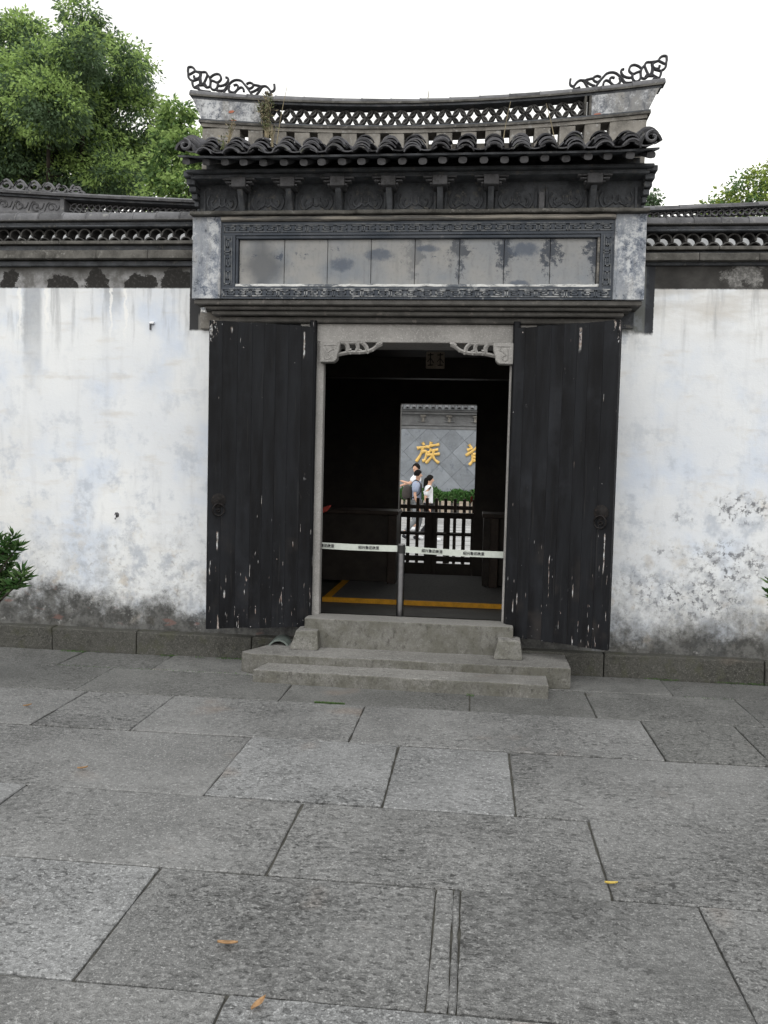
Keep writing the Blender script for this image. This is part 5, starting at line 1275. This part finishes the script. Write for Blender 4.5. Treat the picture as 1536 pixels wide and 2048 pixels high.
def person(label, loc, rz, H, arms, legs, top, bottom, shoe, female=False, head_turn=0, bag=False):
    """local frame: +X is the walking direction, Y to the left hand, Z up; arms/legs give joint points scaled by height"""
    t = thing('person', label, 'person', 'people walking in the street', loc=loc); t.rotation_euler = (0, 0, rz)
    k = H / 1.72; P = lambda p: tuple(q * k for q in p)
    b = Sk(); b.chain([P((0, 0, .93))], [(.12 * k, .145 * k)])
    ch = b.chain([P((.0, 0, 1.08)), P((-.005, 0, 1.25)), P((-.01, 0, 1.38))], [(.09 * k, .12 * k), (.10 * k, .14 * k), (.07 * k, .11 * k)], 0)
    nk = b.chain([P((.01, 0, 1.45))], [.05 * k], ch)
    hd = b.chain([P((.025, 0, 1.52)), P((.03, 0, 1.60)), P((.02, 0, 1.67))], [(.062 * k, .058 * k), (.088 * k, .074 * k), (.075 * k, .065 * k)], nk)
    ct = math.cos(head_turn); sn = math.sin(head_turn)
    b.chain([P((.03 + .10 * ct, .10 * sn, 1.575))], [.014 * k], len(b.v) - 2)
    for s in (-1, 1): b.chain([P((.02 - .01 * ct - .072 * s * sn, .075 * s * ct, 1.585))], [.013 * k], len(b.v) - 3 - (0 if s < 0 else 1))
    sh = Sk(); sh.chain([P((0, 0, .90))], [(.128 * k, .155 * k)])
    sc = sh.chain([P((0, 0, 1.08)), P((-.005, 0, 1.25)), P((-.01, 0, 1.37))], [(.118 * k, .155 * k), (.135 * k, .185 * k), (.10 * k, .16 * k)], 0)
    tr = Sk(); tr.chain([P((0, 0, .93))], [(.128 * k, .15 * k)])
    for s, (el, wr) in zip((1, -1), arms):
        S = (-.01, .175 * s * (.9 if female else 1), 1.385)
        e = b.chain([P(S), P(el), P(wr)], [.045 * k, .038 * k, .028 * k], ch)
        d = (Vector(wr) - Vector(el)).normalized(); sd = d.cross(Vector((0, 0, 1)) if abs(d.z) < .9 else Vector((1, 0, 0))).normalized()
        pm = Vector(wr) + d * .06
        pi = b.chain([P(pm)], [(.034 * k, .022 * k)], e)
        for f, (o, ln) in enumerate(((-.028, .07), (-.01, .082), (.01, .078), (.027, .06))):
            q = pm + d * .03 + sd * o; b.chain([P(q + d * ln * .5), P(q + d * ln + Vector((0, 0, -.012)))], [.009 * k, .008 * k], pi)
        b.chain([P(pm + sd * .04 + d * .0), P(pm + sd * .055 + d * .035)], [.011 * k, .009 * k], pi)
        mid = tuple(S[i] + (el[i] - S[i]) * .8 for i in range(3))
        sh.chain([P(S), P(mid)], [.105 * k, .08 * k], sc)
    for s, (kn, an, toe) in zip((1, -1), legs):
        hp = (0, .09 * s, .88)
        a = b.chain([P(hp), P(kn), P(an)], [.085 * k, .055 * k, .038 * k], 0)
        tr.chain([P(hp), P(tuple((hp[i] + kn[i]) / 2 for i in range(3))), P(kn), P(tuple(kn[i] + (an[i] - kn[i]) * .85 for i in range(3)))], [.095 * k, .085 * k, .068 * k, .06 * k], 0)
        so = Sk(); hl = (an[0] - .05 * (toe[0] - an[0]) / .15, an[1], an[2] - .045); so.chain([P(hl), P((an[0] + (toe[0] - an[0]) * .5, an[1], (an[2] + toe[2]) / 2 - .02)), P(toe)], [(.042 * k, .045 * k), (.045 * k, .048 * k), (.032 * k, .04 * k)])
        skinmesh('shoe', so.v, so.e, so.r, shoe, t, 1)
    skinmesh('body', b.v, b.e, b.r, 'skin', t); skinmesh('shirt', sh.v, sh.e, sh.r, top, t); skinmesh('trousers', tr.v, tr.e, tr.r, bottom, t)
    # hair: a cap shaped over crown and back of the head, long at the back for a woman
    m = MB(); vs = []; fs = []; nu, nv = 14, 8
    for j in range(nv + 1):
        ph = math.pi * .62 * j / nv
        for i in range(nu):
            a = 2 * math.pi * i / nu; front = math.cos(a - head_turn)
            lim = 1.0 if front < .25 else (1.0 - .45 * (front - .25) / .75)
            p_ = ph * lim; rr = math.sin(p_)
            low = 1.0
            vs.append(P((.018 + .102 * rr * math.cos(a), .088 * rr * math.sin(a), 1.615 + .115 * math.cos(p_))))
    for j in range(nv): fs += [(j * nu + i, j * nu + (i + 1) % nu, (j + 1) * nu + (i + 1) % nu, (j + 1) * nu + i) for i in range(nu)]
    m.add(vs, fs); hr = m.obj('hair', 'hair', t, smooth=60)
    md = hr.modifiers.new('thick', 'SOLIDIFY'); md.thickness = .012
    if female:
        hs_ = Sk(); hs_.chain([P((-.05, 0, 1.66)), P((-.075, 0, 1.56)), P((-.085, 0, 1.44)), P((-.095, .0, 1.34)), P((-.09, 0, 1.28))], [(.05 * k, .07 * k), (.05 * k, .075 * k), (.042 * k, .07 * k), (.03 * k, .055 * k), (.012 * k, .03 * k)])
        skinmesh('long_hair', hs_.v, hs_.e, hs_.r, 'hair', t)
    if bag:
        g_ = Sk(); g_.chain([P((-.22, 0, .98)), P((-.24, 0, 1.12)), P((-.22, 0, 1.27)), P((-.19, 0, 1.34))], [(.09 * k, .13 * k), (.11 * k, .15 * k), (.10 * k, .14 * k), (.05 * k, .09 * k)])
        bp = thing('backpack', 'dark backpack worn by the man in the grey blue shirt', 'backpack', loc=loc); bp.rotation_euler = (0, 0, rz)
        skinmesh('bag_body', g_.v, g_.e, g_.r, 'bag', bp)
        for s in (-1, 1):
            MB().sweep(smoothpath([P((-.15, .09 * s, 1.33)), P((-.03, .11 * s, 1.475)), P((.10, .12 * s, 1.36)), P((.08, .14 * s, 1.15)), P((-.12, .13 * s, 1.03))], 4), .018 * k, 6, flat=(1.6, .6)).obj('strap', 'bag', bp, smooth=60)
    return t
SZ = -.262
walkL = [((.10, .09, .50), (-.02, .09, .10), (.14, .09, .045)), ((-.02, -.09, .48), (-.30, -.09, .16), (-.20, -.09, .045))]
walkR = [((.02, .09, .47), (-.22, .09, .14), (-.12, .09, .045)), ((.16, -.09, .50), (.20, -.09, .10), (.36, -.09, .045))]
person('man in a grey blue t-shirt and grey trousers walking right with a dark backpack', (-1.40, 14.1, SZ), 0, 1.76, [((-.10, .22, 1.13), (-.04, .21, .88)), ((-.03, -.23, 1.11), (.06, -.22, .87))], walkL, 'blueshirt', 'trousers', 'blacktrousers', bag=True)
person('woman in a white top and black trousers with long dark hair walking right', (-1.09, 14.0, SZ), 0, 1.64, [((-.06, .20, 1.12), (.04, .2, .88)), ((-.08, -.21, 1.12), (.02, -.2, .88))], walkR, 'white', 'blacktrousers', 'white', female=True)
person('man in a white t-shirt behind the others, reaching one arm to the left', (-1.62, 17.2, SZ + .0), math.pi, 1.93, [((.16, .24, 1.20), (.30, .2, 1.24)), ((.14, -.22, 1.24), (.38, -.20, 1.15))], [((.05, .09, .49), (.02, .09, .09), (.17, .09, .045)), ((-.02, -.09, .49), (-.08, -.09, .09), (.07, -.09, .045))], 'white', 'blacktrousers', 'white', head_turn=.9)
